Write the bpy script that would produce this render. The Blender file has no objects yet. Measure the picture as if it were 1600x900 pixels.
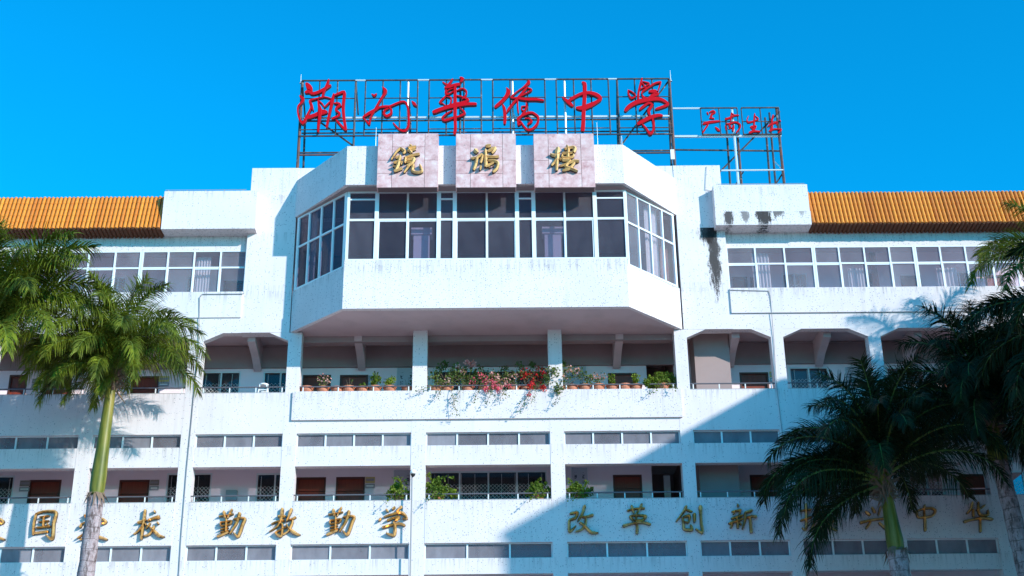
import bpy, bmesh, math, random
from mathutils import Vector, Matrix
S = bpy.context.scene
COL = S.collection
R = random.Random(7)

# ------------------------------------------------------------------ camera
FPX, CD, CH = 2100.0, 42.0, 1.6            # focal length in photo pixels, distance to the facade, eye height
PITCH, YAW, ROLL = math.radians(23.33172671), math.radians(0.71095793), math.radians(-0.70079558)
cf = Vector((math.sin(YAW)*math.cos(PITCH), math.cos(YAW)*math.cos(PITCH), math.sin(PITCH)))
_r = Vector((math.cos(YAW), -math.sin(YAW), 0)); _u = _r.cross(cf)
cr = _r*math.cos(ROLL)+_u*math.sin(ROLL); cu = -_r*math.sin(ROLL)+_u*math.cos(ROLL)
cam = bpy.data.cameras.new('camera'); cam.sensor_width = 36; cam.lens = FPX/1600*36
cam.clip_start = .1; cam.clip_end = 3000
co = bpy.data.objects.new('camera', cam); COL.objects.link(co)
M = Matrix((cr, cu, -cf)).transposed().to_4x4(); M.translation = Vector((0, -CD, CH)); co.matrix_world = M
S.camera = co
S.render.resolution_x, S.render.resolution_y = 1024, 576

# ------------------------------------------------------------------ world, sun, exposure
SUNV = Vector((1.12, -1.0, .61)).normalized()
EL = math.asin(SUNV.z); AZ = math.atan2(SUNV.x, SUNV.y)
W = bpy.data.worlds.new('World'); S.world = W; W.use_nodes = True
wn = W.node_tree; wn.nodes.clear()
wo = wn.nodes.new('ShaderNodeOutputWorld'); bg = wn.nodes.new('ShaderNodeBackground')
sky = wn.nodes.new('ShaderNodeTexSky'); sky.sky_type = 'NISHITA'; sky.sun_disc = False
sky.sun_elevation = EL; sky.sun_rotation = AZ; sky.air_density = 1.0; sky.dust_density = .3; sky.ozone_density = 3.0
tint = wn.nodes.new('ShaderNodeMix'); tint.data_type = 'RGBA'; tint.blend_type = 'MULTIPLY'; tint.inputs[0].default_value = 1
tint.inputs[7].default_value = (.01, 1.36, 1.82, 1)
wn.links.new(sky.outputs[0], tint.inputs[6]); wn.links.new(tint.outputs[2], bg.inputs[0])
bg.inputs[1].default_value = .15
wn.links.new(bg.outputs[0], wo.inputs[0])
sl = bpy.data.lights.new('sun', 'SUN'); sl.energy = 4.7; sl.angle = math.radians(.7); sl.color = (1, .95, .88)
so = bpy.data.objects.new('sun', sl); COL.objects.link(so); so.location = (60, -60, 60)
so.rotation_euler = (-SUNV).to_track_quat('-Z', 'Y').to_euler()
S.view_settings.view_transform = 'Standard'; S.view_settings.look = 'None'
S.view_settings.gamma = 1; S.view_settings.exposure = .20
S.render.engine = 'CYCLES'
S.cycles.max_bounces = 8; S.cycles.transparent_max_bounces = 12

# ------------------------------------------------------------------ helpers
def at(px, py, Y=0.0):
    """world point on the plane y=Y seen at a photo pixel"""
    d = cf*FPX + cr*(px-800) + cu*(450-py)
    t = (CD+Y)/d.y
    return Vector((d.x*t, Y, CH+d.z*t))
def ax(px, py, Y=0.0): return at(px, py, Y).x
def az(px, py, Y=0.0): return at(px, py, Y).z

def worldloc(o):
    v = Vector((0, 0, 0))
    while o: v = v+o.location; o = o.parent
    return v
def props(o, label=None, cat=None, group=None, kind=None):
    if label: o['label'] = label
    if cat: o['category'] = cat
    if group: o['group'] = group
    if kind: o['kind'] = kind
    return o
def thing(name, label, cat, loc=(0, 0, 0), group=None):
    o = bpy.data.objects.new(name, None); COL.objects.link(o); o.location = loc; o.empty_display_size = .2
    return props(o, label, cat, group)
class MB:
    def __init__(s): s.v = []; s.f = []; s.m = []
    def face(s, pts, mi=0):
        n = len(s.v); s.v += [tuple(p) for p in pts]; s.f.append(tuple(range(n, n+len(pts)))); s.m.append(mi)
    def mesh(s, vs, fs, mi=0):
        n = len(s.v); s.v += [tuple(p) for p in vs]
        for f in fs: s.f.append(tuple(n+i for i in f)); s.m.append(mi)
    def box(s, x0, x1, y0, y1, z0, z1, T=None, mi=0):
        p = [(x, y, z) for z in (z0, z1) for y in (y0, y1) for x in (x0, x1)]
        if T: p = [T(*q) for q in p]
        s.mesh(p, [(0, 2, 3, 1), (4, 5, 7, 6), (0, 1, 5, 4), (1, 3, 7, 5), (3, 2, 6, 7), (2, 0, 4, 6)], mi)
        return s
    def prism(s, poly, z0, z1, mi=0):           # plan polygon, counter-clockwise seen from above
        n = len(poly)
        s.mesh([(x, y, z0) for x, y in poly]+[(x, y, z1) for x, y in poly],
               [tuple(range(n-1, -1, -1)), tuple(range(n, 2*n))]+[(i, (i+1) % n, n+(i+1) % n, n+i) for i in range(n)], mi)
        return s
    def tube(s, a, b, r, n=6, r2=None, mi=0, caps=True):
        a, b = Vector(a), Vector(b); d = (b-a).normalized()
        x = d.orthogonal().normalized(); y = d.cross(x); r2 = r if r2 is None else r2
        vs = [a+(x*math.cos(k*math.tau/n)+y*math.sin(k*math.tau/n))*r for k in range(n)]
        vs += [b+(x*math.cos(k*math.tau/n)+y*math.sin(k*math.tau/n))*r2 for k in range(n)]
        fs = [(k, (k+1) % n, n+(k+1) % n, n+k) for k in range(n)]
        if caps: fs += [tuple(range(n-1, -1, -1)), tuple(range(n, 2*n))]
        s.mesh(vs, fs, mi); return s
    def pipe(s, pts, r, n=5, mi=0):
        for a, b in zip(pts, pts[1:]): s.tube(a, b, r, n, mi=mi)
        return s
    def lathe(s, prof, c=(0, 0, 0), n=16, mi=0, axis=None):
        vs = []; k = len(prof)
        for i, (r, z) in enumerate(prof):
            for j in range(n):
                t = j*math.tau/n; vs.append((c[0]+r*math.cos(t), c[1]+r*math.sin(t), c[2]+z))
        fs = [(i*n+j, i*n+(j+1) % n, (i+1)*n+(j+1) % n, (i+1)*n+j) for i in range(k-1) for j in range(n)]
        s.mesh(vs, fs, mi); return s
    def build(s, name, mat, parent=None, smooth=False, center=False, label=None, cat=None, group=None, kind=None):
        off = worldloc(parent) if parent else Vector((0, 0, 0))
        loc = Vector((0, 0, 0))
        if center:
            xs = list(zip(*s.v)); loc = Vector([(min(q)+max(q))/2 for q in xs]); loc.z = min(xs[2]); off = off+loc
        me = bpy.data.meshes.new(name)
        me.from_pydata([(v[0]-off.x, v[1]-off.y, v[2]-off.z) for v in s.v], [], s.f)
        for m in (mat if isinstance(mat, (list, tuple)) else [mat]): me.materials.append(m)
        if len(me.materials) > 1: me.polygons.foreach_set('material_index', s.m)
        if smooth: me.polygons.foreach_set('use_smooth', [True]*len(me.polygons))
        me.update()
        o = bpy.data.objects.new(name, me); COL.objects.link(o); o.location = loc
        if parent: o.parent = parent
        return props(o, label, cat, group, kind)
def BX(name, mat, parent, x0, x1, y0, y1, z0, z1, **k): return MB().box(x0, x1, y0, y1, z0, z1).build(name, mat, parent, **k)
def dup(o, parent=None, loc=None, rz=None, label=None):
    c = o.copy(); COL.objects.link(c)
    if parent is not None: c.parent = parent
    if loc is not None: c.location = loc
    if rz is not None: c.rotation_euler[2] = rz
    if label: c['label'] = label
    for ch in list(o.children): dup(ch, c)
    return c

# ------------------------------------------------------------------ materials
def mat(name, color=(.5, .5, .5), rough=.6, metal=0, spec=.5, coat=0):
    m = bpy.data.materials.new(name); m.use_nodes = True; b = m.node_tree.nodes['Principled BSDF']
    b.inputs['Base Color'].default_value = (*color, 1); b.inputs['Roughness'].default_value = rough
    b.inputs['Metallic'].default_value = metal; b.inputs['Specular IOR Level'].default_value = spec
    b.inputs['Coat Weight'].default_value = coat
    return m
class NT:
    def __init__(s, m): s.t = m.node_tree; s.b = s.t.nodes.get('Principled BSDF')
    def n(s, typ, **k):
        x = s.t.nodes.new(typ)
        for a, v in k.items(): setattr(x, a, v)
        return x
    def l(s, a, b): s.t.links.new(a, b)
    def pos(s, scale=(1, 1, 1), obj=False):
        src = s.n('ShaderNodeTexCoord').outputs['Object'] if obj else s.n('ShaderNodeNewGeometry').outputs['Position']
        mp = s.n('ShaderNodeMapping'); mp.inputs['Scale'].default_value = scale; s.l(src, mp.inputs[0]); return mp.outputs[0]
    def noise(s, vec, scale=1, detail=3, rough=.5):
        x = s.n('ShaderNodeTexNoise'); x.inputs['Scale'].default_value = scale; x.inputs['Detail'].default_value = detail
        x.inputs['Roughness'].default_value = rough; s.l(vec, x.inputs['Vector']); return x.outputs['Fac']
    def ramp(s, fac, stops):
        x = s.n('ShaderNodeValToRGB'); e = x.color_ramp.elements
        while len(e) < len(stops): e.new(.5)
        for q, (p, c) in zip(e, stops): q.position = p; q.color = (*c, 1) if isinstance(c, tuple) else (c, c, c, 1)
        s.l(fac, x.inputs[0]); return x.outputs[0]
    def mix(s, fac, a, b, mode='MIX'):
        x = s.n('ShaderNodeMix', data_type='RGBA', blend_type=mode)
        for sock, v in ((x.inputs[0], fac), (x.inputs[6], a), (x.inputs[7], b)):
            if isinstance(v, (int, float)): sock.default_value = v
            elif isinstance(v, tuple): sock.default_value = (*v, 1)
            else: s.l(v, sock)
        return x.outputs[2]
    def math(s, op, a, b=0., c=None):
        x = s.n('ShaderNodeMath', operation=op)
        for i, v in enumerate((a, b, c)):
            if v is None: continue
            if isinstance(v, (int, float)): x.inputs[i].default_value = v
            else: s.l(v, x.inputs[i])
        return x.outputs[0]
    def rng(s, v, a, b, c=0., d=1.):
        x = s.n('ShaderNodeMapRange', interpolation_type='SMOOTHSTEP')
        s.l(v, x.inputs[0])
        for i, q in enumerate((a, b, c, d)): x.inputs[i+1].default_value = q
        return x.outputs[0]
    def bump(s, h, strength=.3, dist=.02):
        x = s.n('ShaderNodeBump'); x.inputs['Strength'].default_value = strength; x.inputs['Distance'].default_value = dist
        s.l(h, x.inputs['Height']); s.l(x.outputs[0], s.b.inputs['Normal'])

def wall_mat(name, base=(.76, .69, .695), speck=True, stains=(), grain=(20, 20, 4)):
    """washed-aggregate render: pale ground with dark stone chips, faint rain streaks, local stains"""
    m = mat(name, base, .75, spec=.25); t = NT(m)
    p = t.pos()
    big = t.noise(p, .8, 4)
    col = t.mix(t.rng(big, .3, .7), base, tuple(c*.93 for c in base))
    streak = t.noise(t.pos((5.5, 5.5, .32)), 1, 5, .6)
    dirt = (.36, .34, .35)
    col = t.mix(t.math('MULTIPLY', t.rng(streak, .52, .80), .26), col, dirt)
    gr = t.noise(p, 30, 2)
    col = t.mix(t.math('MULTIPLY', t.rng(gr, .35, .7), .10), col, (.4, .42, .46))
    sep = t.n('ShaderNodeSeparateXYZ'); t.l(t.n('ShaderNodeNewGeometry').outputs['Position'], sep.inputs[0])
    X, Z = sep.outputs[0], sep.outputs[2]
    fine = t.rng(t.noise(t.pos((13, 13, .8)), 1, 5, .65), .48, .66)
    for top in (10.51, 12.37, 14.19, 16.03, 19.66, 19.87, 21.86, 23.30, 23.90, 24.40):
        run = t.math('MULTIPLY', t.rng(Z, top-.55, top), t.math('LESS_THAN', Z, top+.02))
        col = t.mix(t.math('MULTIPLY', t.math('MULTIPLY', run, fine), .34), col, (.20, .17, .17))
    for (xc, xw, z0, z1, fade, amt) in stains:      # xc centre, half width, bottom, top
        wob = t.noise(t.pos((2.0, 2.0, 1.6)), 1, 6, .7)
        dx = t.math('ABSOLUTE', t.math('SUBTRACT', X, t.math('MULTIPLY_ADD', wob, .5, xc-.25)))
        a = t.rng(dx, xw*1.25, xw*.1); zz = t.math('MULTIPLY', t.rng(Z, z0, z0+fade), t.math('LESS_THAN', Z, z1))
        m1 = t.noise(t.pos(grain), 1, 8, .75); m2 = t.noise(t.pos((42, 42, 30)), 1, 4, .8)
        lvl = t.math('MULTIPLY_ADD', t.math('MULTIPLY', a, zz), 1.15, t.math('MULTIPLY_ADD', m1, 2.6, t.math('MULTIPLY_ADD', m2, 2.2, -2.5)))
        f = t.math('MULTIPLY', t.math('MULTIPLY', t.rng(lvl, .25, .62), t.math('GREATER_THAN', t.math('MULTIPLY', a, zz), .005)), amt)
        col = t.mix(f, col, (.016, .011, .011))
    if speck:
        v = t.n('ShaderNodeTexVoronoi'); v.inputs['Scale'].default_value = 17; t.l(p, v.inputs['Vector'])
        sc = t.n('ShaderNodeSeparateColor'); t.l(v.outputs['Color'], sc.inputs[0])
        rad = t.math('MULTIPLY_ADD', sc.outputs[0], .17, .11)
        on = t.math('MULTIPLY', t.math('LESS_THAN', v.outputs['Distance'], rad), t.math('GREATER_THAN', sc.outputs[1], .25))
        col = t.mix(t.math('MULTIPLY', on, .68), col, (.07, .08, .13))
    t.l(col, t.b.inputs['Base Color']); t.bump(t.noise(p, 60, 3), .12, .01)
    return m
m_wall = wall_mat('washed_aggregate_wall')
m_wall_streak = wall_mat('washed_aggregate_wall_streaked', stains=((7.50, .27, 18.3, 21.95, 2.6, .93), (7.36, .40, 21.1, 21.95, .6, .95)), grain=(15, 15, 3))
m_band = wall_mat('canopy_wall_streaked', stains=((8.02, .20, 21.6, 22.36, .5, .9), (8.55, .16, 21.7, 22.36, .6, .7), (9.25, .34, 21.5, 22.36, .6, .95), (9.75, .34, 21.9, 22.36, .5, .8), (10.6, .16, 22.0, 22.36, .4, .5)), grain=(11, 11, 1.6))
m_rail_edge = mat('stained_coping', (.42, .40, .40), .8)
def plaster(name, base, dirty=.25):
    m = mat(name, base, .85, spec=.2); t = NT(m); p = t.pos()
    col = t.mix(t.math('MULTIPLY', t.rng(t.noise(p, 1.3, 5, .6), .4, .75), dirty), base, tuple(c*.6 for c in base))
    t.l(col, t.b.inputs['Base Color']); t.bump(t.noise(p, 25, 3), .1, .01); return m
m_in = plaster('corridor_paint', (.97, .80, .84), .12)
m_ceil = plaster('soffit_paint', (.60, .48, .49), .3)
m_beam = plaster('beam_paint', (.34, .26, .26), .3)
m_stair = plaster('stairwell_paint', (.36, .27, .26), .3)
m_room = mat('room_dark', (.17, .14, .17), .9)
m_alu = mat('white_aluminium', (.74, .78, .80), .4, spec=.5)
m_rail = mat('steel_rail', (.16, .15, .17), .45, metal=.4)
m_railw = mat('painted_rail_post', (.72, .72, .72), .45)
m_door = mat('red_brown_door', (.22, .035, .015), .42); 
_t = NT(m_door); _t.l(_t.mix(_t.noise(_t.pos((25, 25, 1.5)), 1, 4), (.14, .022, .010), (.30, .05, .02)), _t.b.inputs['Base Color'])
m_doorf = mat('dark_door_frame', (.10, .03, .02), .5)
m_red = mat('red_sign_paint', (.55, .004, .01), .6, spec=.1)
_t = NT(m_red); _t.l(_t.mix(_t.rng(_t.noise(_t.pos((6, 6, 2)), 1, 5, .7), .62, .78), (.50, .002, .010), (.56, .06, .06)), _t.b.inputs['Base Color'])
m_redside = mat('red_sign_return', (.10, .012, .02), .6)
m_gold = mat('gilt_metal', (.80, .50, .16), .25, metal=.6)
_t = NT(m_gold); _t.l(_t.mix(_t.rng(_t.noise(_t.pos(), 9, 4, .6), .45, .75), (.86, .50, .17), (.22, .10, .035)), _t.b.inputs['Base Color'])
m_goldp = mat('gilt_paint', (.62, .42, .17), .42, metal=.1)
_t = NT(m_goldp); _t.l(_t.mix(_t.rng(_t.noise(_t.pos(), 7, 4, .6), .45, .75), (.80, .48, .19), (.42, .23, .10)), _t.b.inputs['Base Color'])
m_goldside = mat('gilt_dark_return', (.06, .04, .03), .55, metal=.3)  # near-black brown on the sides of the gilt strokes
def marble():
    m = mat('pink_stone', (.6, .45, .44), .4, spec=.5); t = NT(m)
    oi = t.n('ShaderNodeObjectInfo')
    add = t.n('ShaderNodeVectorMath', operation='ADD'); t.l(t.pos(), add.inputs[0])
    sc = t.n('ShaderNodeVectorMath', operation='SCALE'); sc.inputs[0].default_value = (17, 9, 13); t.l(oi.outputs['Random'], sc.inputs['Scale'])
    t.l(sc.outputs[0], add.inputs[1])
    n1 = t.noise(add.outputs[0], 3.5, 8, .68)
    c = t.ramp(n1, [(.32, (.46, .22, .22)), (.48, (.66, .40, .39)), (.58, (.74, .50, .49)), (.72, (.84, .70, .68))])
    c = t.mix(t.math('MULTIPLY', oi.outputs['Random'], .35), c, (.52, .36, .35))
    pit = t.rng(t.noise(t.pos(), 14, 2), .68, .74)
    c = t.mix(t.math('MULTIPLY', pit, .6), c, (.25, .17, .17))
    t.l(c, t.b.inputs['Base Color']); return m
m_marble = marble()
m_grout = mat('dark_joint', (.16, .11, .11), .9)
def steel():
    m = mat('rusty_sign_steel', (.2, .2, .22), .6, metal=.2); t = NT(m)
    c = t.ramp(t.noise(t.pos(), 5, 5, .7), [(.35, (.025, .03, .04)), (.5, (.06, .065, .08)), (.58, (.11, .045, .03)), (.75, (.30, .31, .33))])
    t.l(c, t.b.inputs['Base Color']); return m
m_steel = steel()
m_rust = mat('rusty_leg', (.26, .10, .07), .75)
_t = NT(m_rust); _t.l(_t.ramp(_t.noise(_t.pos(), 4, 4), [(.4, (.17, .06, .04)), (.6, (.07, .045, .045)), (.72, (.32, .26, .25))]), _t.b.inputs['Base Color'])
m_pale = mat('galvanised_pipe', (.66, .68, .70), .45, metal=.3)
m_tile = mat('orange_glazed_tile', (.80, .27, .035), .32, coat=.3)
_t = NT(m_tile); _oi = _t.n('ShaderNodeObjectInfo')
_c = _t.mix(_oi.outputs['Random'], (.82, .29, .03), (.60, .175, .018))
_c = _t.mix(_t.math('MULTIPLY', _t.rng(_t.noise(_t.pos((3, 3, 3)), 2, 6, .7), .5, .75), .45), _c, (.45, .14, .03))
_t.l(_c, _t.b.inputs['Base Color'])
m_pan = mat('tile_pan', (.22, .06, .015), .6)
m_tileu = mat('tile_underside_dark', (.13, .04, .015), .8)  # darker brown for the roll returns under the eave
def glass(name, tintc, dust, dustc=(.50, .485, .54), gl=1.0, ior=1.5):
    m = bpy.data.materials.new(name); m.use_nodes = True; t = NT(m); t.t.nodes.clear()
    out = t.n('ShaderNodeOutputMaterial'); tr = t.n('ShaderNodeBsdfTransparent'); tr.inputs[0].default_value = (*tintc, 1)
    g = t.n('ShaderNodeBsdfGlossy'); g.inputs['Roughness'].default_value = .04; g.inputs['Color'].default_value = (gl, gl, gl, 1)
    fr = t.n('ShaderNodeFresnel'); fr.inputs[0].default_value = ior
    ge = t.n('ShaderNodeNewGeometry'); fk = t.math('MULTIPLY', fr.outputs[0], t.math('SUBTRACT', 1.0, ge.outputs['Backfacing']))
    mx = t.n('ShaderNodeMixShader'); t.l(fk, mx.inputs[0]); t.l(tr.outputs[0], mx.inputs[1]); t.l(g.outputs[0], mx.inputs[2])
    df = t.n('ShaderNodeBsdfDiffuse'); df.inputs[0].default_value = (*dustc, 1)
    oi = t.n('ShaderNodeObjectInfo')
    d = t.math('MULTIPLY_ADD', t.noise(t.pos((2, 2, 1)), 1.2, 5, .6), dust*1.2, dust*.4)
    d = t.math('MULTIPLY', d, t.math('MULTIPLY_ADD', oi.outputs['Random'], .7, .65))
    m2 = t.n('ShaderNodeMixShader'); t.l(d, m2.inputs[0]); t.l(mx.outputs[0], m2.inputs[1]); t.l(df.outputs[0], m2.inputs[2])
    t.l(m2.outputs[0], out.inputs[0]); return m
g_strip = glass('dusty_strip_glass', (.55, .52, .56), .30)
g_wing = glass('wing_window_glass', (.90, .87, .92), .11, (.60, .58, .63))
g_bay = glass('tinted_bay_glass', (.72, .68, .76), .09, (.38, .365, .42))
g_room = glass('room_window_glass', (.45, .5, .52), .05)
m_crown = mat('palm_crownshaft', (.20, .28, .03), .45, spec=.3)
_t = NT(m_crown); _t.l(_t.ramp(_t.noise(_t.pos((7, 7, .8)), 1, 4), [(.3, (.045, .06, .008)), (.5, (.13, .14, .016)), (.72, (.27, .22, .05))]), _t.b.inputs['Base Color'])
def trunk_mat():
    m = mat('palm_trunk', (.38, .32, .32), .9, spec=.15); t = NT(m)
    sep = t.n('ShaderNodeSeparateXYZ'); t.l(t.n('ShaderNodeNewGeometry').outputs['Position'], sep.inputs[0])
    w = t.math('MULTIPLY_ADD', t.noise(t.pos(), 2.5, 3), .22, sep.outputs[2])
    fr = t.math('FRACT', t.math('MULTIPLY', w, 3.1))
    ring = t.rng(fr, .12, .0)
    c = t.ramp(t.noise(t.pos((6, 6, 3)), 1, 6, .7), [(.3, (.16, .11, .11)), (.48, (.36, .28, .29)), (.7, (.52, .43, .44))])
    c = t.mix(t.math('MULTIPLY', ring, .75), c, (.09, .06, .06))
    c = t.mix(t.math('MULTIPLY', t.rng(t.noise(t.pos((9, 9, 2.5)), 1, 5, .75), .50, .62), .8), c, (.08, .055, .05))
    t.l(c, t.b.inputs['Base Color']); t.bump(t.noise(t.pos((5, 5, 14)), 2, 5), .6, .03); return m
m_trunk = trunk_mat()
def leaf_mat(name, a, b, tr=.25):
    m = mat(name, a, .55, spec=.18); t = NT(m)
    c = t.mix(t.rng(t.noise(t.pos(), 1.6, 4, .6), .35, .7), a, b)
    oi = t.n('ShaderNodeObjectInfo'); c = t.mix(t.math('MULTIPLY', oi.outputs['Random'], .35), c, b)
    t.l(c, t.b.inputs['Base Color'])
    o = [n for n in t.t.nodes if n.type == 'OUTPUT_MATERIAL'][0]
    tl = t.n('ShaderNodeBsdfTranslucent'); t.l(t.mix(1, c, (1.3, 1.5, .5), 'MULTIPLY'), tl.inputs[0])
    mx = t.n('ShaderNodeMixShader'); mx.inputs[0].default_value = tr
    t.l(t.b.outputs[0], mx.inputs[1]); t.l(tl.outputs[0], mx.inputs[2]); t.l(mx.outputs[0], o.inputs[0]); return m
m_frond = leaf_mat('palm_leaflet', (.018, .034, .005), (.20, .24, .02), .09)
m_frond_shade = leaf_mat('palm_leaflet_shade', (.010, .018, .006), (.022, .036, .009), .06)  # shade on the right-hand palms put into the leaf colour
m_rachis = mat('palm_rachis', (.12, .17, .03), .5)
m_fibre = mat('palm_fibre', (.20, .13, .09), .95)
m_leaf = leaf_mat('shrub_leaf', (.07, .13, .02), (.20, .26, .03), .3)
m_leafb = leaf_mat('bougainvillea_leaf', (.05, .09, .025), (.16, .20, .06), .3)
m_stem = mat('woody_stem', (.16, .11, .07), .9)
m_pink = leaf_mat('pink_bract', (.75, .30, .32), (.80, .50, .48), .3)
m_mag = leaf_mat('magenta_bract', (.70, .06, .16), (.78, .18, .25), .3)
m_redb = leaf_mat('red_bract', (.62, .015, .02), (.70, .05, .06), .3)
m_pot = mat('terracotta_pot', (.52, .17, .09), .7)
_t = NT(m_pot); _t.l(_t.mix(_t.rng(_t.noise(_t.pos(), 8, 4), .4, .7), (.56, .19, .10), (.40, .14, .09)), _t.b.inputs['Base Color'])
m_soil = mat('potting_soil', (.05, .035, .025), .95)
m_cable = mat('grey_cable', (.30, .30, .32), .6)
m_black = mat('black_plastic', (.02, .02, .022), .4)
m_white = mat('white_plastic', (.80, .80, .80), .4)
m_plate = mat('engraved_plate', (.35, .33, .35), .4, metal=.3)
m_yplate = mat('yellow_plate', (.62, .50, .18), .5)
def board_mat():
    m = mat('printed_board', (.50, .50, .56), .45); t = NT(m)
    tc = t.n('ShaderNodeTexCoord'); sp = t.n('ShaderNodeSeparateXYZ'); t.l(tc.outputs['Generated'], sp.inputs[0])
    fx = t.math('FRACT', t.math('MULTIPLY', sp.outputs[0], 2.0)); colm = t.math('MULTIPLY', t.math('GREATER_THAN', fx, .34), t.math('LESS_THAN', fx, .66))
    fz = t.math('FRACT', t.math('MULTIPLY', sp.outputs[2], 8.0)); rowm = t.math('MULTIPLY', t.math('GREATER_THAN', fz, .15), t.math('LESS_THAN', fz, .8))
    inner = t.math('MULTIPLY', t.math('GREATER_THAN', sp.outputs[2], .12), t.math('LESS_THAN', sp.outputs[2], .9))
    ink = t.math('GREATER_THAN', t.noise(t.pos((22, 22, 26)), 1, 3), .49)
    f = t.math('MULTIPLY', t.math('MULTIPLY', colm, rowm), t.math('MULTIPLY', inner, ink))
    t.l(t.mix(f, (.52, .52, .58), (.05, .06, .09)), t.b.inputs['Base Color']); return m
m_board = board_mat()

# ------------------------------------------------------------------ ground
def ground():
    m = mat('paved_yard', (.36, .27, .25), .85, spec=.2); t = NT(m)
    br = t.n('ShaderNodeTexBrick'); t.l(t.pos(), br.inputs['Vector']); br.inputs['Scale'].default_value = 2.5
    br.inputs['Color1'].default_value = (.58, .38, .34, 1); br.inputs['Color2'].default_value = (.50, .33, .29, 1)
    br.inputs['Mortar'].default_value = (.25, .19, .18, 1); br.inputs['Mortar Size'].default_value = .015
    t.l(t.mix(t.rng(t.noise(t.pos(), .4, 5), .4, .7), br.outputs['Color'], (.44, .31, .28)), t.b.inputs['Base Color'])
    b = MB(); b.face([(-900, -900, 0), (900, -900, 0), (900, 900, 0), (-900, 900, 0)])
    b.build('ground', m, kind='structure')
ground()

# ------------------------------------------------------------------ the school building
B = thing('school_building', 'white multi-storey school building with orange tiled roof edges and projecting glazed bay', 'building')
def P(name, m, x0, x1, y0, y1, z0, z1, parent=None, **k): return BX(name, m, parent or B, x0, x1, y0, y1, z0, z1, **k)
COLS = [(-20.4, -19.94), (-17.1, -16.64), (-13.58, -13.12), (-10.27, -9.81), (-6.98, -6.53), (-2.81, -2.33), (1.70, 2.16), (5.94, 6.36), (9.19, 9.60), (12.46, 12.88), (15.78, 16.2), (19.1, 19.5)]
BAYS = [(COLS[i][1], COLS[i+1][0]) for i in range(len(COLS)-1)]
CXL, CXR = -6.53, 5.94                      # centre part between these columns
TH = .30                                     # facade thickness
# columns: run from the ground to the fourth-floor lintel
for i, (a, b) in enumerate(COLS):
    top = 18.15 if i not in (5, 6) else 18.19
    P('column', m_wall, a, b, 0, .42, 0, top)
# bands per bay, each floor; (z0, z1, y front)
for i, (a, b) in enumerate(BAYS):
    centre = 4 <= i <= 6
    P('wall', m_wall, a, b, .012, TH, 0, 6.9)
    P('spandrel', m_wall, a, b, .012, TH, 9.90-3.0, 7.37)
    P('parapet', m_wall, a, b, .006, TH, 7.38, 8.72)
    P('spandrel', m_wall, a, b, .012, TH, 10.02, 10.51)
    P('parapet', m_wall, a, b, -.010, TH, 11.0, 12.37)
    P('spandrel', m_wall, a, b, .012, TH, 13.53, 14.19)
    P('parapet', m_wall, a, b, .006, TH, 14.63, 16.03)
    P('coping', m_rail_edge, a, b, -.016, TH+.02, 12.37, 12.39)
    P('coping', m_rail_edge, a, b, -.002, TH+.02, 16.03, 16.045)
    # chamfered lintel over the open fourth-floor gallery
    if not centre:
        c, d = .64, .30
        pts = [(a, 17.86), (a+c, 18.15), (b-c, 18.15), (b, 17.86), (b, 18.16), (a, 18.16)]
        for tri in ([0, 1, 5], [2, 3, 4]):
            q = [pts[k] for k in tri]
            n = len(q); mb = MB(); mb.mesh([(x, .004, z) for x, z in q]+[(x, .26, z) for x, z in q], [(0, 1, 2), (5, 4, 3), (0, 3, 4, 1), (1, 4, 5, 2), (2, 5, 3, 0)])
            mb.build('chamfer', m_wall, B)
# proud panels: centre of the fourth-floor parapet and below the fifth-floor windows
P('parapet_panel', m_wall, -6.72, 6.05, -.075, .0, 15.06, 16.04)
P('parapet_panel', m_wall, 7.93, 19.5, -.06, .0, 18.72, 19.62)
P('parapet_panel', m_wall, -20.4, -8.62, -.045, .0, 18.70, 19.64)
# fifth floor walls of the two wings
P('wing_wall', m_wall, -20.4, -8.6, .0, TH, 18.15, 19.66)
P('wing_wall', m_wall, 7.94, 19.5, .0, TH, 18.15, 19.66)
WY = .22                                    # window plane of the wings
P('window_head', m_wall, -20.4, -8.6, WY, WY+.2, 21.30, 21.86)
P('window_head', m_wall, 7.94, 19.5, WY, WY+.2, 21.30, 21.86)
# central block (upper)
ZB = 24.40
P('block_pier', m_wall, -8.6, -6.96, .0, .42, 18.16, ZB)
P('block_pier', m_wall_streak, 6.28, 7.94, .0, .42, 18.16, ZB)
P('block_header', m_wall, -6.96, 6.28, .02, .40, 22.46, ZB)
P('block_side_wall', m_wall, -8.6, -8.3, .42, 9.0, 21.6, ZB)
P('block_side_wall', m_wall, 7.64, 7.94, .42, 9.0, 21.6, ZB)
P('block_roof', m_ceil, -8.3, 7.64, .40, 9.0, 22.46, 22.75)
# bay --------------------------------------------------
FY, PY = -2.42, -2.03
fas = [(-7.0, .0), (-4.98, FY), (4.27, FY), (6.30, .0)]
MB().prism(fas, 22.44, 23.90).build('bay_fascia', m_wall, B)
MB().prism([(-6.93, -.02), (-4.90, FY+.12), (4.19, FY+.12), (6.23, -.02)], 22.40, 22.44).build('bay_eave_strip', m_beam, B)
P('bay_parapet', m_wall, -4.97, 4.27, PY, PY+.2, 18.16, 19.87)
MB().prism([(-6.93, -.001), (-4.97, PY+.012), (-4.972, PY+.2), (-6.70, -.001)], 18.16, 19.66).build('bay_parapet', m_wall, B)
MB().prism([(4.27, PY+.2), (4.27, PY+.012), (6.23, -.001), (6.00, -.001)], 18.16, 19.66).build('bay_parapet', m_wall, B)
MB().prism([(-6.70, 1.0), (-6.70, -.05), (-4.93, PY+.10), (4.23, PY+.10), (6.0, -.05), (6.0, 1.0)], 18.195, 18.42).build('bay_soffit', m_ceil, B)
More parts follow.
